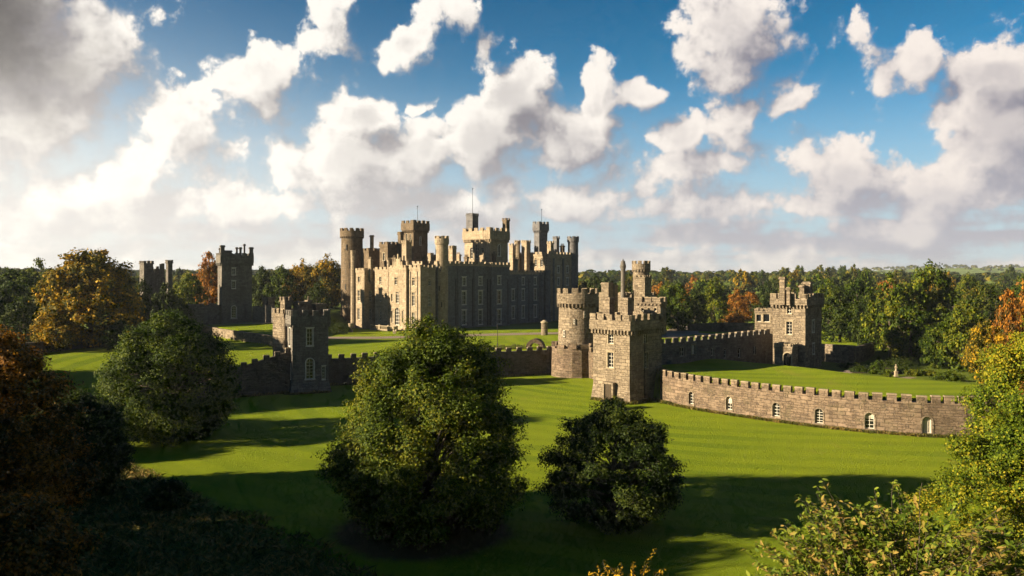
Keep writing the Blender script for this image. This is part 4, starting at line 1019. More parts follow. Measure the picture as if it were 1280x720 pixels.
# ---------------------------------------------------------------- leaf colours (albedo)
LM = {}
LM['green'] = leaf_mat('green leaves', [(.020, .042, .004), (.042, .074, .006), (.085, .108, .008)], .22)
LM['dark'] = leaf_mat('dark green leaves', [(.015, .030, .005), (.028, .048, .007), (.055, .072, .009)], .22)
LM['olive'] = leaf_mat('early autumn leaves', [(.034, .060, .005), (.074, .108, .007), (.145, .148, .010)], .20)
LM['yellow'] = leaf_mat('yellow autumn leaves', [(.050, .060, .008), (.16, .125, .010), (.40, .235, .012)], .16)
LM['orange'] = leaf_mat('orange autumn leaves', [(.085, .060, .012), (.23, .095, .014), (.36, .150, .016)], .18)
LM['russet'] = leaf_mat('russet autumn leaves', [(.050, .048, .010), (.14, .075, .012), (.29, .130, .014)], .25)
LM['gold'] = leaf_mat('green and gold leaves', [(.060, .10, .007), (.125, .165, .008), (.25, .215, .012)], .22)
LM['lime'] = leaf_mat('lime green leaves', [(.055, .095, .006), (.13, .175, .008), (.27, .23, .012)], .22)
LM['mixed'] = leaf_mat('woodland leaves', [(.028, .048, .007), (.068, .082, .009), (.150, .115, .012)], .10, hue_by_object=.03)
LM['bush'] = leaf_mat('glossy bush leaves', [(.085, .14, .014), (.17, .22, .02), (.27, .19, .05)], 1.1, .4)

def leaves_mesh(name, cen, nrm, size, mat, seed, bend=True):
    """many small pointed leaves: cen Nx3, nrm Nx3, size N"""
    r = np.random.default_rng(seed); n = len(cen)
    nrm = nrm/(np.linalg.norm(nrm, axis=1, keepdims=True)+1e-9)
    t = r.normal(size=(n, 3)); t -= (t*nrm).sum(1, keepdims=True)*nrm; t /= np.linalg.norm(t, axis=1, keepdims=True)+1e-9
    b = np.cross(nrm, t); s = size[:, None]
    lift = nrm*s*.22
    V = np.stack([cen-t*s*.62, cen-b*s*.42-lift*.6, cen+t*s*.62, cen+b*s*.42-lift*.6], 1).reshape(-1, 3)
    q = np.arange(n*4).reshape(-1, 4)
    me = bpy.data.meshes.new(name); fast_mesh(me, V, q); me.materials.append(mat)
    at = me.attributes.new('rnd', 'FLOAT', 'POINT'); at.data.foreach_set('value', np.repeat(r.random(n), 4).astype(np.float32))
    return me
def crown_pts(H, RAD, prof, base, nc, per, seed, clump=.2, fill=.25, lean=(0, 0), squash=.72, lobes=5, rough=1.0):
    """leaf positions for a crown: clumps set on an uneven envelope"""
    r = np.random.default_rng(seed)
    hs = np.linspace(0, 1, len(prof)); wts = np.interp(np.linspace(0, 1, 200), hs, prof)+.12
    cdf = np.cumsum(wts); cdf /= cdf[-1]
    h = np.interp((np.arange(nc)+r.random(nc))/nc, cdf, np.linspace(0, 1, 200))
    h = np.clip(h+r.normal(size=nc)*.03, 0, 1)
    az = np.arange(nc)*2.39996+r.normal(size=nc)*.4
    k1, k2 = r.random(2)*6.28
    env = np.interp(h, hs, prof)*RAD*(1+rough*(.12*np.sin(az*2+k1)+.11*np.sin(az*lobes+k2+h*7)+.10*np.sin(h*17+az*3)))
    inner = r.random(nc) < fill
    rr = env*np.where(inner, r.uniform(.15, .6, nc), r.uniform(.74, .98, nc))
    cs = RAD*clump*r.uniform(.5, 1.55, nc)
    C_ = np.stack([np.cos(az)*rr+lean[0]*h, np.sin(az)*rr+lean[1]*h, base+(H-base)*h*(1-.04*r.random(nc))-cs*.3*(h > .8)], 1)
    n = (per*r.uniform(.6, 1.4, nc)*(cs/(RAD*clump))**1.4).astype(int)+4
    idx = np.repeat(np.arange(nc), n); N = len(idx)
    d = r.normal(size=(N, 3)); d /= np.linalg.norm(d, axis=1, keepdims=True)
    rad = (r.random(N)**.45)*1.0*(1+.25*np.sin(d[:, 0]*5+idx)+.2*np.sin(d[:, 2]*7+idx*2))
    off = d*(cs[idx]*rad)[:, None]; off[:, 2] *= squash
    P = C_[idx]+off
    axis_ = np.stack([C_[:, 0]*.9, C_[:, 1]*.9, np.zeros(nc)], 1)[idx]
    out = d*.9+axis_/(RAD+1e-6)*.5+np.array([0, 0, .55])+r.normal(size=(N, 3))*.55
    return P, out, C_, cs
def trunk_mesh(name, H, base, r0, C_, seed, nlimb=24, lean=(0, 0), top=.8):
    rng = random.Random(seed); mb = MB(); prev = Vector((0, 0, -1.2)); pr = r0*1.25; pts = []
    N = 7
    for i in range(1, N+1):
        f = i/N; z = H*top*f; p = Vector((lean[0]*f+rng.uniform(-.12, .12)*r0*3, lean[1]*f+rng.uniform(-.12, .12)*r0*3, z)); r1 = r0*(1-f)**.8+.05
        mb.tube(prev, p, pr, r1, 9); pts.append((p, r1)); prev, pr = p, r1
    idx = list(range(len(C_))); rng.shuffle(idx)
    for i in idx[:nlimb]:
        c = Vector(C_[i]); cand = [(p, r) for p, r in pts if p.z < c.z-.1*H*.5] or [pts[0]]
        p, r = cand[-1] if rng.random() < .6 else rng.choice(cand)
        mid = p.lerp(c, .5)+Vector((0, 0, (c-p).length*.06)); rb = min(r*.55, r0*.4)
        mb.tube(p, mid, rb, rb*.55, 6); mb.tube(mid, c, rb*.55, rb*.15+.01, 5)
        for _ in range(2):
            e = c+Vector((rng.uniform(-1, 1), rng.uniform(-1, 1), rng.uniform(-.3, 1)))*H*.05; mb.tube(mid.lerp(c, .5), e, rb*.3, .015, 4)
    me_o = mb.build(name, M['bark']); me = me_o.data; bpy.data.objects.remove(me_o); return me
PRO = {
 'dome':  [.62, .86, .98, 1.0, .95, .84, .66, .40, .12],
 'round': [.45, .82, 1.0, 1.0, .97, .90, .74, .52, .20],
 'tall':  [.40, .72, .92, 1.0, .94, .82, .70, .46, .15],
 'cone':  [.88, .98, 1.0, .98, .93, .85, .73, .54, .24],
 'wide':  [.30, .62, .90, 1.0, 1.0, .96, .82, .60, .28],
 'd1': [.62, .95, 1.0, .98, .91, .79, .63, .44, .10],
 'd3': [.50, .85, 1.0, 1.0, .97, .90, .77, .56, .15],
 'd2': [.45, .80, .98, 1.0, .97, .88, .73, .48, .12],
 'bush':  [.85, 1.0, .98, .88, .66, .30],
}
def make_tree(kind, H, RAD, prof, base, nc, per, leaf, seed, matk, clump=.2, fill=.25, r0=None, nlimb=24, lean=(0, 0), squash=.72, rough=1.0):
    P, out, C_, cs = crown_pts(H, RAD, PRO[prof], base, nc, per, seed, clump, fill, lean, squash, rough=rough)
    r = np.random.default_rng(seed+1); size = leaf*r.uniform(.6, 1.35, len(P))
    cm = leaves_mesh('crown', P, out, size, LM[matk], seed+2)
    tm = trunk_mesh('trunk', H, base, r0 or RAD*.065, C_, seed+3, nlimb, lean)
    return cm, tm
def plant_tree(name, meshes, loc, label, cat='tree', group=None, sc=1.0, rz=0.0, sz=None, names=('crown', 'trunk')):
    e = empty(name, label, cat, group, loc); e.rotation_euler = (0, 0, rz); e.scale = (sc, sc, sz or sc)
    for nm, me in zip(names, meshes):
        o = bpy.data.objects.new(nm, me); C.objects.link(o); o.parent = e
    return e
def at(px, d, dz=-.1): x, y = P2(px, d); return (x, y, hz(x, y)+dz)
def H_for(py, px, d): return ZP(py, d)-at(px, d)[2]

# the big trees of the lawn
plant_tree('broadleaf_tree', make_tree('oak', H_for(396, 532, 70), 8.3, 'd1', .5, 400, 600, .165, 11, 'olive', .155, .2, .55, 70, rough=.75, lean=(.9, 0)), at(532, 70), 'largest tree in the middle of the lawn, domed, full to the ground, yellowing on top')
plant_tree('broadleaf_tree', make_tree('oak', H_for(500, 768, 70), 5.9, 'd2', .6, 220, 400, .15, 24, 'dark', .155, .18, .35, 70, rough=.75), at(768, 70), 'smaller dark open tree on the lawn in front of the gatehouse')
plant_tree('broadleaf_tree', make_tree('oak', H_for(391, 213, 108), 8.6, 'd3', .3, 330, 400, .20, 37, 'green', .165, .22, .5, 50, rough=.5), at(213, 108), 'rounded green tree on the left of the lawn in front of the stepped wall')
# left foreground
plant_tree('russet_tree', make_tree('beech', H_for(412, 8, 60), 6.0, 'tall', .3, 320, 420, .16, 41, 'russet', .17, .25, .4, 50), at(-6, 60), 'rusty red autumn tree at the left edge of the picture')
plant_tree('broadleaf_tree', make_tree('yew', H_for(488, 98, 80), 5.2, 'round', .2, 240, 330, .18, 43, 'dark', .19, .25, .3, 20), at(92, 80), 'dark green rounded tree beside the rusty autumn tree')
plant_tree('bush', make_tree('bush', 5.2, 3.8, 'bush', .1, 90, 220, .20, 47, 'russet', .22, .3, .12, 14), at(-6, 44, 4.2), 'brown autumn bush in the bottom left corner', 'bush')
plant_tree('bush', make_tree('bush', 2.7, 1.9, 'bush', .05, 60, 170, .12, 53, 'dark', .26, .35, .08, 8), at(213, 76), 'small round dark bush at the edge of the rough grass', 'bush')
# right foreground
plant_tree('broadleaf_tree', make_tree('lime', H_for(375, 1296, 83), 7.0, 'tall', 1.0, 330, 400, .19, 61, 'lime', .17, .25, .45, 40), at(1320, 83), 'tall green and gold tree covering the right end of the bastion wall')
plant_tree('broadleaf_tree', make_tree('maple', H_for(500, 1280, 47), 5.3, 'round', 1.5, 340, 480, .12, 67, 'gold', .15, .25, .32, 50), at(1288, 47), 'nearer yellow green tree in the lower right corner')
plant_tree('maple_tree', make_tree('maple', H_for(430, 1345, 60), 5.2, 'round', 1.5, 240, 260, .2, 71, 'orange', .16, .25, .32, 40), at(1362, 60), 'orange leaved tree cut by the right edge of the picture')

# a near treetop with large leaves on arching twigs
def near_top(name, label, cx, d, zc, spread, ntw, leaf, matk, seed, up=1.0, tl=(1.0, 2.2)):
    rng = random.Random(seed); x0, y0 = P2(cx, d); g = hz(x0, y0); cen, nr, sz = [], [], []; tb = MB()
    top = Vector((0, 0, zc-g)); n_r = np.random.default_rng(seed)
    tb.tube((0, 0, -1), top*.8, .22, .10, 9); tb.tube(top*.8, top-Vector((0, 0, 1.8)), .10, .04, 8)
    for k in range(ntw):
        a = rng.uniform(0, 6.283); rr = spread*math.sqrt(rng.random()); s = Vector((math.cos(a)*rr, math.sin(a)*rr*.9, zc-g-1.2-.5*(rr/spread)**2*1.6-rng.random()*.8))
        if k % 3 == 0: tb.tube(top-Vector((0, 0, 2.4)), s, .03, .008, 5)
        L = rng.uniform(*tl); dr = Vector((math.cos(a)*rng.uniform(.2, .8), math.sin(a)*rng.uniform(.2, .8), rng.uniform(.5, 1.1)*up)).normalized(); p = s; m = 9
        for j in range(m):
            dr = (dr+Vector((rng.uniform(-.16, .16), rng.uniform(-.16, .16), -.07))).normalized(); q = p+dr*L/m; tb.tube(p, q, .006*(1-j/m)+.003, .006*(1-(j+1)/m)+.003, 4)
            for _ in range(4):
                side = Vector((rng.uniform(-1, 1), rng.uniform(-1, 1), rng.uniform(-.2, .7))).normalized(); c = p.lerp(q, rng.random())+side*leaf*.75
                cen.append(c); nr.append((side.cross(dr).normalized()*rng.choice((-1, 1))*.6+Vector((0, 0, .9))+Vector((rng.uniform(-.5, .5),)*3))); sz.append(leaf*rng.uniform(.6, 1.25))
            p = q
    cen = np.array([tuple(c) for c in cen]); nr = np.array([tuple(c) for c in nr]); sz = np.array(sz)
    # six sided folded leaves
    n = len(cen); nr /= np.linalg.norm(nr, axis=1, keepdims=True)+1e-9; t = n_r.normal(size=(n, 3)); t[:, 2] -= .4; t -= (t*nr).sum(1, keepdims=True)*nr; t /= np.linalg.norm(t, axis=1, keepdims=True); b = np.cross(nr, t); s = sz[:, None]
    V = np.stack([cen-t*s*.7, cen-t*s*.2-b*s*.3+nr*s*.1, cen+t*s*.35-b*s*.24+nr*s*.1, cen+t*s*.85-nr*s*.12, cen+t*s*.35+b*s*.24+nr*s*.1, cen-t*s*.2+b*s*.3+nr*s*.1, cen+t*s*.1], 1).reshape(-1, 3)
    i = np.arange(n)[:, None]*7; q = np.concatenate([i+np.array([0, 6, 1, 1]), i+np.array([1, 6, 3, 2]), i+np.array([3, 6, 5, 4]), ], 0)
    tris = np.concatenate([i+np.array([[0, 1, 6]]), i+np.array([[1, 2, 6]]), i+np.array([[2, 3, 6]]), i+np.array([[3, 4, 6]]), i+np.array([[4, 5, 6]]), i+np.array([[5, 0, 6]])], 0)
    me = bpy.data.meshes.new('crown'); fast_mesh(me, V, tris); me.materials.append(LM[matk])
    atr = me.attributes.new('rnd', 'FLOAT', 'POINT'); atr.data.foreach_set('value', np.repeat(n_r.random(n), 7).astype(np.float32))
    to = tb.build('trunk', M['bark']); tm = to.data; bpy.data.objects.remove(to)
    return plant_tree(name, (me, tm), (x0, y0, g), label)
near_top('young_tree', 'leafy treetop with large glossy leaves close by at the bottom right', 1128, 12.5, 19.0, 1.75, 330, .078, 'bush', 81, tl=(.6, 1.35))
near_top('young_tree', 'tip of a golden leaved sapling peeping over the bottom edge', 790, 15, 17.45, .42, 90, .055, 'yellow', 83, tl=(.4, 1.0))

# trees standing outside the picture on the left, whose shade falls across the lawn
shade = make_tree('oak', 19, 8, 'round', 2.0, 170, 120, .55, 91, 'green', .2, .3, .5, 16)
for k, (x, y, s) in enumerate([(-75, 62, 1.2), (-94, 84, 1.0), (-64, 42, 1.35), (-52, 30, 1.25), (-99, 122, 1.5), (-102, 100, 1.2), (-109, 136, 1.55)]):
    plant_tree('broadleaf_tree', shade, (x, y, hz(x, y)-.1), 'tall green tree standing outside the left edge of the view', group='trees outside the left edge of the view', sc=s, rz=k*1.3)

# ---------------------------------------------------------------- middle distance and woodland
def proto(H, RAD, prof, base, nc, per, leaf, seed, matk, **k): return make_tree('t', H, RAD, prof, base, nc, per, leaf, seed, matk, **k)
big_y = proto(22, 10.5, 'wide', 1.0, 200, 130, .55, 101, 'yellow', clump=.17, r0=.6)
plant_tree('autumn_tree', big_y, at(113, 186), 'tallest spreading yellow tree at the left with open crown against the sky', sc=H_for(312, 113, 186)/22, sz=H_for(312, 113, 186)/22)
med = {}
def variants(key, n, *a, **k):
    med[key] = [proto(*a, seed=200+i*7+abs(hash_(key)) % 97, **k) for i in range(n)]
def hash_(s): return sum(ord(c)*(i+3) for i, c in enumerate(s))
for key, nv, pr in (('green', 3, ('round', 'tall', 'dome')), ('dark', 2, ('round', 'dome')), ('olive', 2, ('round', 'wide')), ('yellow', 2, ('round', 'wide')), ('orange', 2, ('round', 'dome')), ('mixed', 3, ('round', 'tall', 'wide'))):
    med[key] = [proto(16, 7, pr[i], 1.2, 85, 85, .52, 200+i*7+hash_(key) % 97, key, clump=.22, fill=.3, nlimb=14) for i in range(nv)]
lowp = {key: [proto(16, 7, pr, 1.0, 42, 38, 1.15, 400+hash_(key) % 97+i, key, clump=.27, fill=.3, nlimb=6) for i, pr in enumerate(('round', 'wide'))] for key in ('green', 'dark', 'olive', 'mixed', 'yellow', 'orange')}
rng = random.Random(77)
def mid(px, d, top, halfw, key, label, group=None, cat='tree', name='broadleaf_tree'):
    """one tree sighted by its middle, its distance, the line of its top and its half width"""
    loc = at(px, d, -.3); H = ZP(top, d)-loc[2]; RAD = halfw*d/F
    pool = med[key] if d < 360 else lowp[key]
    return plant_tree(name, rng.choice(pool), loc, label, cat, group, sc=RAD/7, sz=H/16, rz=rng.random()*6.28)
ADJ = {'green': 'green', 'dark': 'dark green', 'olive': 'yellowish green', 'yellow': 'yellow', 'orange': 'orange', 'mixed': 'dull green'}
# left, behind the lawn
for px, d, top, hw, key, lab in [
    (20, 215, 333, 34, 'green', 'green tree at the left edge behind the rusty tree'), (48, 238, 324, 30, 'olive', 'taller olive tree left of the tall yellow tree'),
    (70, 176, 384, 26, 'yellow', 'low yellow tree at the foot of the tall yellow tree'), (30, 190, 372, 30, 'dark', 'dark tree low on the left beneath the olive tree'),
    (-10, 200, 345, 34, 'dark', 'dark tree cut by the left edge of the picture'),
    (158, 226, 352, 26, 'olive', 'olive tree between the tall yellow tree and the ruined tower'), (179, 219, 347, 16, 'dark', 'dark ivy thick tree hugging the ruined tower'),
    (206, 218, 352, 15, 'dark', 'dark ivy thick shrubby tree on the right side of the ruined tower'), (166, 216, 366, 15, 'yellow', 'small yellow bushy tree at the foot of the ruined tower'),
    (235, 242, 340, 22, 'olive', 'olive tree between the ruined tower and the tall dark tower'), (262, 262, 315, 20, 'orange', 'tall brownish orange tree right behind the tall dark tower'),
    (150, 180, 400, 24, 'dark', 'dark low tree under the tall yellow tree'), (225, 226, 372, 18, 'dark', 'dark low tree left of the jagged ruined wall'),
    (328, 285, 332, 17, 'dark', 'dark green tree just right of the tall dark tower'), (352, 280, 330, 18, 'green', 'dark green rounded tree in the row left of the castle'),
    (378, 292, 324, 19, 'yellow', 'yellowing tree in the row left of the castle'), (409, 286, 318, 22, 'yellow', 'golden tree nearest the left end of the castle'),
    (436, 300, 326, 20, 'olive', 'olive tree partly hidden by the tall round castle tower'), (300, 290, 336, 18, 'dark', 'dark tree behind the tall dark tower'),
    (396, 262, 352, 15, 'dark', 'dark low tree in front of the golden tree')]:
    mid(px, d, top, hw, key, lab)
# right, beyond the gatehouse
for px, d, top, hw, key, lab in [
    (847, 232, 349, 21, 'green', 'bright green rounded tree right of the stable turret'), (868, 238, 360, 15, 'dark', 'dark tree against the bright green rounded tree'),
    (893, 262, 346, 19, 'olive', 'olive tree behind the dark boundary wall'), (921, 280, 361, 14, 'orange', 'brown orange tree behind the boundary wall'),
    (938, 300, 365, 16, 'orange', 'brightest orange tree left of the inner tower'), (918, 246, 391, 20, 'orange', 'low orange bush above the boundary wall'),
    (775, 240, 352, 11, 'green', 'small lit tree between the stable column and turret'), (744, 330, 341, 14, 'dark', 'dark tree seen between the castle and the stable column'),
    (731, 300, 352, 14, 'dark', 'dark tree beside the far end of the castle'), (763, 300, 350, 14, 'mixed', 'dull green tree behind the slender column'),
    (828, 262, 362, 14, 'dark', 'dark tree just right of the stable block'), (955, 250, 372, 14, 'dark', 'dark tree behind the left edge of the inner tower'),
    (1050, 205, 356, 27, 'dark', 'dark tree right of the inner tower'), (1072, 232, 346, 24, 'green', 'green tree behind the dark tree by the inner tower'), (1038, 252, 350, 20, 'olive', 'olive tree over the roof of the inner tower'),
    (1112, 176, 342, 30, 'olive', 'broad olive tree at the left of the big clump beyond the garden'), (1160, 180, 329, 34, 'olive', 'tallest tree of the big clump beyond the garden'),
    (1138, 170, 380, 30, 'green', 'green tree in front of the big clump beyond the garden'), (1085, 186, 372, 20, 'dark', 'dark tree at the foot of the clump by the shaded low wall'),
    (1205, 154, 376, 33, 'olive', 'spreading yellow green tree behind the end of the terrace'), (1172, 158, 404, 22, 'green', 'lower green tree in front of the spreading one'),
    (1228, 196, 352, 26, 'mixed', 'dull green tree between the big clump and the orange tree'), (1262, 130, 362, 24, 'orange', 'large orange tree near the right edge'), (1232, 122, 398, 24, 'gold' if False else 'yellow', 'yellow tree below the large orange tree at the right'),
    (1300, 140, 340, 34, 'orange', 'orange tree cut by the right edge behind the gold one'), (1285, 210, 345, 24, 'green', 'green tree cut by the right edge further back')]:
    mid(px, d, top, hw, key, lab)
# woodland: rows of separate trees, further and further
n_w = 0; placed = []
for row, (d0, d1, n, topa, topb) in enumerate([(300, 370, 34, 351, 362), (380, 480, 44, 346, 356), (500, 640, 58, 343, 351), (660, 860, 70, 340, 347)]):
    for k in range(n):
        u = -.72+1.44*(k+rng.uniform(.1, .9))/n; px = 640+1000*u; d = rng.uniform(d0, d1)
        if -215 < px-640 < 92 and d < 520 and -190 < px-640 < 80: continue
        if px < 455 and d > 480 and rng.random() < .35: continue
        if row >= 2 and -225 < px-640 < 60: continue
        key = rng.choices(['mixed', 'green', 'dark', 'olive', 'yellow', 'orange'], [6, 3, 3, 5, 2.2, 2.4] if row < 3 else [8, 3, 5, 3, .5, .7])[0]
        if 930 < px < 960 and d < 480: continue
        top = rng.uniform(topa, topb)-(rng.random()**3*12)-(5 if px < 460 else 0)-(6*math.exp(-((px-1000)/90)**2)); 
        hw = rng.uniform(11, 17)*(1.0 if row < 2 else .72)*(1 if row < 3 else .8)
        loc = at(px, d, -.3); H = min(ZP(top, d)-loc[2], 25 if row > 1 else 22)
        side = 'left of' if px < 640 else 'right of'
        row_w = ['nearest', 'second', 'third', 'furthest'][row]
        lab = f'{ADJ[key]} tree in the {row_w} row of woodland on the horizon {side} the castle'
        plant_tree('woodland_tree', rng.choice((med if d < 360 else lowp)[key]), loc, lab, 'tree', f'{ADJ[key]} trees in the {row_w} woodland row {side} the castle', sc=hw*d/F/7, sz=max(H, 8)/16, rz=rng.random()*6.28); n_w += 1
# the far wood, one mass
r = np.random.default_rng(5); N = 5200; u = r.uniform(-.78, .78, N); d = 880+r.random(N)**1.3*4200; x = u*d; y = d; keep = (nz(x, y, .0045, 4) > -.15) | (d < 1200); x, y, d = x[keep], y[keep], d[keep]
z = height(x, y); n = len(x); per = 26; idx = np.repeat(np.arange(n), per); dv = r.normal(size=(n*per, 3)); dv /= np.linalg.norm(dv, axis=1, keepdims=True); dv[:, 2] = np.abs(dv[:, 2])
sc_ = r.uniform(5, 9, n)[idx]*(1+.25*(d[idx]/3000)); Pp = np.stack([x, y, z+5], 1)[idx]+dv*np.stack([sc_, sc_, sc_*1.0], 1)
fw = bpy.data.objects.new('distant_woodland', leaves_mesh('distant_woodland', Pp, dv+np.array([0, 0, .4]), sc_*.75, LM['mixed'], 6)); C.objects.link(fw); fw['kind'] = 'stuff'; tag(fw, 'hazy far woodland along the horizon', 'woodland')

# rough grass and brambles in the lower left
r = np.random.default_rng(8); N = 52000; x = r.uniform(-62, 4, N); y = r.uniform(50, 96, N); sdv = -.72*x-.69*y+32.5+2.2*nz(x, y, .35, 1)
k = (sdv > -.3) & (x > -.72*y); x, y = x[k], y[k]; z = height(x, y); n = len(x); a = r.uniform(0, 6.28, n); hgt = r.uniform(.12, .42, n)*(1+.8*np.maximum(0, nz(x, y, .6, 5))); w = r.uniform(.03, .10, n); lx, ly = r.normal(size=n)*.18, r.normal(size=n)*.18
V = np.stack([np.stack([x-np.cos(a)*w, y-np.sin(a)*w, z-.05], 1), np.stack([x+np.cos(a)*w, y+np.sin(a)*w, z-.05], 1), np.stack([x+lx+np.cos(a)*w*.7, y+ly+np.sin(a)*w*.7, z+hgt*.6], 1), np.stack([x+lx*2.2, y+ly*2.2, z+hgt], 1)], 1).reshape(-1, 3)
me = bpy.data.meshes.new('rough_grass'); fast_mesh(me, V, np.arange(n*4).reshape(-1, 4))
mm = leaf_mat('rough grass blades', [(.06, .075, .014), (.13, .12, .028), (.22, .15, .045)], .25, .2); me.materials.append(mm)
atr = me.attributes.new('rnd', 'FLOAT', 'POINT'); atr.data.foreach_set('value', np.repeat(r.random(n), 4).astype(np.float32))
o = bpy.data.objects.new('rough_grass', me); C.objects.link(o); o['kind'] = 'stuff'; tag(o, 'uncut brown and green grass in the lower left corner', 'grass')

plant_tree('bush', make_tree('b', 2.2, 1.7, 'bush', .05, 50, 120, .13, 331, 'olive', .28, .35, .06, 6), at(771, 131), 'low olive bush growing at the foot of the lit gatehouse wall', 'bush')
# long grass left by the mower along the foot of the walls
px_, py_ = [], []; r = np.random.default_rng(17)
for line, n_ in ((WALL_R, 9000), (WALL_C, 3500), (WALL_L, 3500), (GATE_FOOT, 2500), (LEFT_FOOT, 2000)):
    L_s = [math.dist(a, b) for a, b in zip(line[:-1], line[1:])]
    for (a, b), l in zip(zip(line[:-1], line[1:]), L_s):
        m_ = int(n_*l/sum(L_s)); f = r.random(m_); d = unit(b[0]-a[0], b[1]-a[1]); off = .05+np.abs(r.normal(size=m_))*.28
        px_.append(a[0]+(b[0]-a[0])*f+d[1]*off); py_.append(a[1]+(b[1]-a[1])*f-d[0]*off)
x = np.concatenate(px_); y = np.concatenate(py_); z = height(x, y); n = len(x); a = r.uniform(0, 6.28, n); hgt = r.uniform(.12, .5, n)*(1+.7*np.maximum(0, nz(x, y, .9, 2))); w = r.uniform(.03, .08, n); lx, ly = r.normal(size=n)*.1, r.normal(size=n)*.1
V = np.stack([np.stack([x-np.cos(a)*w, y-np.sin(a)*w, z-.05], 1), np.stack([x+np.cos(a)*w, y+np.sin(a)*w, z-.05], 1), np.stack([x+lx+np.cos(a)*w*.7, y+ly+np.sin(a)*w*.7, z+hgt*.6], 1), np.stack([x+lx*2.2, y+ly*2.2, z+hgt], 1)], 1).reshape(-1, 3)
me = bpy.data.meshes.new('long_grass'); fast_mesh(me, V, np.arange(n*4).reshape(-1, 4)); me.materials.append(mm)
atr = me.attributes.new('rnd', 'FLOAT', 'POINT'); atr.data.foreach_set('value', np.repeat(r.random(n), 4).astype(np.float32))
o = bpy.data.objects.new('long_grass', me); C.objects.link(o); o['kind'] = 'stuff'; tag(o, 'fringe of long grass along the foot of the walls', 'grass')

# ---------------------------------------------------------------- garden things
plant_tree('topiary_bush', make_tree('b', 2.7, 1.35, 'bush', .0, 60, 120, .14, 301, 'olive', .3, .4, .06, 4), at(1098, 148), 'tallest cone shaped clipped bush beside the garden path', 'bush')
plant_tree('topiary_bush', make_tree('b', 1.5, .6, 'bush', .0, 36, 80, .12, 302, 'olive', .35, .4, .05, 4), at(1110, 143), 'small cone shaped clipped bush right of the tall cone', 'bush')
hd = MB(); x, y = P2(1172, 139); g = hz(x, y)
plant_tree('hedge', make_tree('b', 1.7, 1.6, 'bush', .0, 60, 110, .14, 303, 'green', .32, .4, .05, 4), at(1186, 137), 'low rounded hedge bush in front of the spreading yellow green tree', 'bush', sc=1.4, sz=1.05)
for k, px in enumerate((1140, 1150, 1161)): plant_tree('garden_shrub', make_tree('b', 1.1, .9, 'bush', .0, 30, 70, .12, 310+k, 'olive', .35, .4, .04, 3), at(px, 146), ['first low pale shrub of the flower bed by the garden path', 'middle low pale shrub of the flower bed', 'last low pale shrub of the flower bed, nearest the hedge'][k], 'shrub', 'shrubs of the flower bed', sc=1.2)
st = empty('garden_statue', 'small white statue on a plinth beside the garden path', 'statue'); x, y = P2(1120, 145); g = hz(x, y)
mb = MB(); mb.cbox(x, y, (1, 0), .62, .62, g-.1, g+.15); mb.cbox(x, y, (1, 0), .46, .46, g+.15, g+.85); mb.cbox(x, y, (1, 0), .58, .58, g+.85, g+.95); mb.build('plinth', M['trim'], st)
mb = MB(); mb.cyl(x, y, .2, .13, g+.95, g+1.5, 12); mb.cyl(x, y, .13, .2, g+1.5, g+1.85, 12); mb.cyl(x, y, .2, .07, g+1.85, g+1.98, 12); mb.sphere((x, y, g+2.1), .12); mb.tube((x-.2, y, g+1.85), (x-.26, y-.1, g+1.45), .05, .04); mb.tube((x+.2, y, g+1.85), (x+.12, y-.2, g+1.55), .05, .04); mb.build('figure', M['trim'], st); settle(st, (x, y, g))
for k, (px, d, w_, h_, key, lab) in enumerate([(424, 228, 3.0, 3.4, 'dark', 'dark rounded shrub at the left foot of the castle round tower'), (412, 236, 3.2, 3.0, 'olive', 'olive shrub further left beside the castle lawn'), (1062, 158, 2.2, 1.2, 'dark', 'low dark planting right of the inner tower path'), (1080, 152, 2.4, 1.0, 'dark', 'low dark planting left of the tallest clipped bush'), (1132, 150, 2.6, 1.0, 'dark', 'low dark planting behind the garden path'), (1048, 176, 3.0, 1.6, 'dark', 'dark shrub against the sunlit low wall'), (1120, 160, 4.0, 2.0, 'dark', 'dark shrub under the big clump behind the statue')]):
    plant_tree('garden_shrub', make_tree('b', h_, w_, 'bush', .0, 44, 90, .16, 340+k, key, .3, .4, .05, 4), at(px, d), lab, 'shrub')  # garden shrubs; the low dark plantings also stand in for shade on the court
struct(drape('shade_flower_bed', [P2(1052, 152), P2(1090, 150.5), P2(1128, 150)], 3.2, M['soil'], .04))  # garden beds whose dark soil also paints in shade on the court
struct(drape('shade_flower_bed', [P2(1078, 160), P2(1120, 157), P2(1160, 152)], 3.0, M['soil'], .04))
# terrace in front of the castle
tb = empty('terrace_balustrade', 'low sunlit stone balustrade along the foot of the castle entrance front', 'balustrade')
p, q = K.pt(17.5, -4.5), K.pt(5.5, -4.5); d_ = unit(q[0]-p[0], q[1]-p[1]); nb = (-d_[1], d_[0]); L = math.dist(p, q); g = hz(*p)
mb = MB(); mb.box(p, d_, nb, L, .45, g-.3, g+.45); mb.build('plinth', M['castle'], tb)
mb = MB(); mb.box((p[0]-nb[0]*.06, p[1]-nb[1]*.06), d_, nb, L, .57, g+1.3, g+1.5); mb.build('coping', M['trim'], tb)
mb = MB(); k = 0.3
while k < L-.2: mb.cyl(p[0]+d_[0]*k+nb[0]*.22, p[1]+d_[1]*k+nb[1]*.22, .13, .09, g+.45, g+1.3, 8); k += .42
for k in (0, L*.33, L*.66, L-.6): mb.box((p[0]+d_[0]*k-nb[0]*.1, p[1]+d_[1]*k-nb[1]*.1), d_, nb, .6, .65, g-.3, g+1.75)
mb.build('balusters', M['trim'], tb); settle(tb, (*p, g))
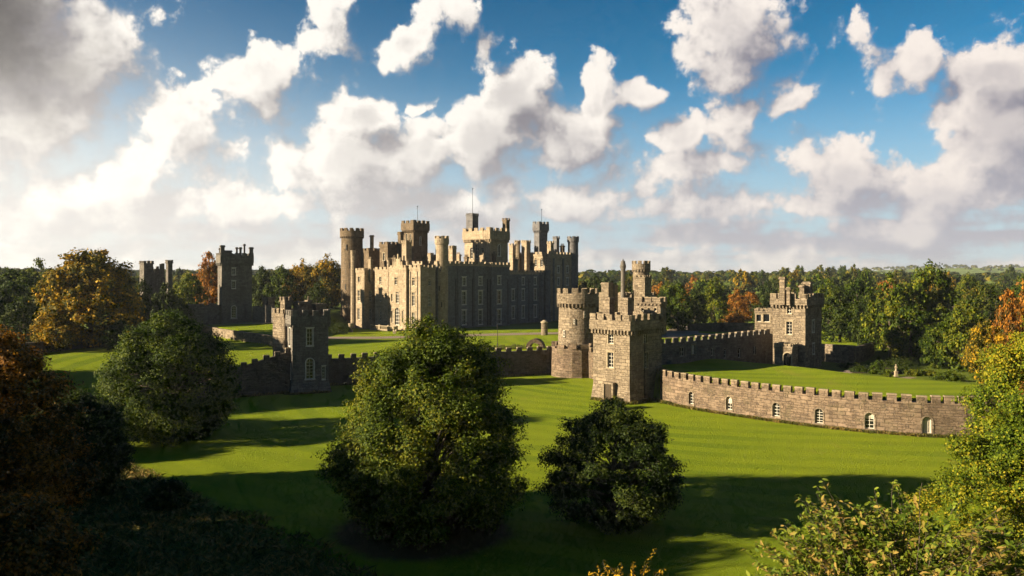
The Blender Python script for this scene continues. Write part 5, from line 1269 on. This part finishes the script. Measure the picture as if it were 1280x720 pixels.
def urn(px, d, h, label):
    e = empty('stone_urn', label, 'urn'); x, y = P2(px, d); g = hz(x, y); mb = MB(); mb.cbox(x, y, (1, 0), h*.42, h*.42, g-.1, g+h*.28); mb.build('pedestal', M['trim'], e)
    mb = MB(); z = g+h*.28
    for r0, r1, a, b_ in ((.16, .09, 0, .1), (.09, .10, .1, .2), (.10, .27, .2, .38), (.27, .29, .38, .58), (.29, .33, .58, .64), (.33, .30, .64, .72)): mb.cyl(x, y, r0*h, r1*h, z+a*h, z+b_*h, 16)
    mb.build('bowl', M['trim'], e); settle(e, (x, y, g))
urn(438.5, 236, 2.6, 'large pale stone urn on the grass left of the castle pavilion'); urn(493, 231, 2.0, 'smaller pale stone urn in front of the terrace balustrade')
e = empty('gate_pillar', 'stout round stone pillar standing by the drive left of the round tower', 'pillar'); x, y = P2(680.5, 224); g = hz(x, y); mb = MB(); mb.cyl(x, y, .95, .88, g-.2, g+3.4, 20); mb.build('shaft', M['gate'], e); mb = MB(); mb.cyl(x, y, 1.05, 1.12, g+3.4, g+3.7, 20); mb.cyl(x, y, 1.0, .35, g+3.7, g+4.2, 20); mb.build('cap', M['trim'], e); settle(e, (x, y, g))
e = empty('lamp_post', 'thin black lamp post on the terrace in front of the shaded castle wing', 'lamp post'); x, y = P2(622, 188); g = hz(x, y); mb = MB(); mb.cyl(x, y, .16, .12, g-.1, g+.8, 10); mb.cyl(x, y, .07, .05, g+.8, g+4.6, 8); mb.build('post', M['iron'], e); mb = MB(); mb.cyl(x, y, .10, .2, g+4.6, g+5.1, 6); mb.cyl(x, y, .24, .05, g+5.1, g+5.35, 6); mb.build('lantern', M['iron'], e); settle(e, (x, y, g))
e = empty('stone_arch_stub', 'rounded dark stone arch with pale end on the wall top near the round tower', 'stone arch'); x, y = P2(668, 183); g = hz(x, y); mb = MB(); K_ = 9
out = [(2.1*math.cos(math.pi*k/K_), 2.3*math.sin(math.pi*k/K_)) for k in range(K_+1)]; inn = [(1.2*math.cos(math.pi*k/K_), 1.4*math.sin(math.pi*k/K_)) for k in range(K_+1)]
for k in range(K_):
    A_ = [out[k], out[k+1], inn[k+1], inn[k]]
    f_ = [(x+a_, y, g-.1+b_) for a_, b_ in A_]; bk = [(x+a_+.6, y+2.6, g-.1+b_) for a_, b_ in A_]
    mb.face(f_); mb.face(bk[::-1]); mb.face([f_[1], f_[0], bk[0], bk[1]]); mb.face([f_[3], f_[2], bk[2], bk[3]])
mb.build('vault', M['wall'], e); settle(e, (x, y, g))
e = empty('stone_fence', 'row of small upright stones on the grass behind the dark wall', 'fence'); mb = MB(); rng = random.Random(3)
for k in range(34):
    x, y = P2(604+k*1.55, 179+.12*k); mb.cbox(x, y, unit(1, rng.uniform(-.2, .2)), .22, .18, hz(x, y)-.2, hz(x, y)+rng.uniform(.7, 1.15), .03)
mb.build('stones', M['wall'], e); settle(e, (*P2(604, 179), 5))

# ---------------------------------------------------------------- the air
mb = MB(); mb.box((-6500, -400), (1, 0), (0, 1), 13000, 7200, -40, 110)
hm = bpy.data.materials.new('haze'); hm.use_nodes = True; hm.node_tree.nodes.clear(); t = NT(hm.node_tree)
pv = t.node('ShaderNodeVolumePrincipled'); pv.inputs['Color'].default_value = (.74, .85, 1.0, 1); pv.inputs['Density'].default_value = .00007; pv.inputs['Anisotropy'].default_value = .1
o_ = t.node('ShaderNodeOutputMaterial'); t.l.new(pv.outputs[0], o_.inputs['Volume'])
hzo = mb.build('haze', hm); hzo['kind'] = 'stuff'; tag(hzo, 'thin pale haze over the far country', 'haze')
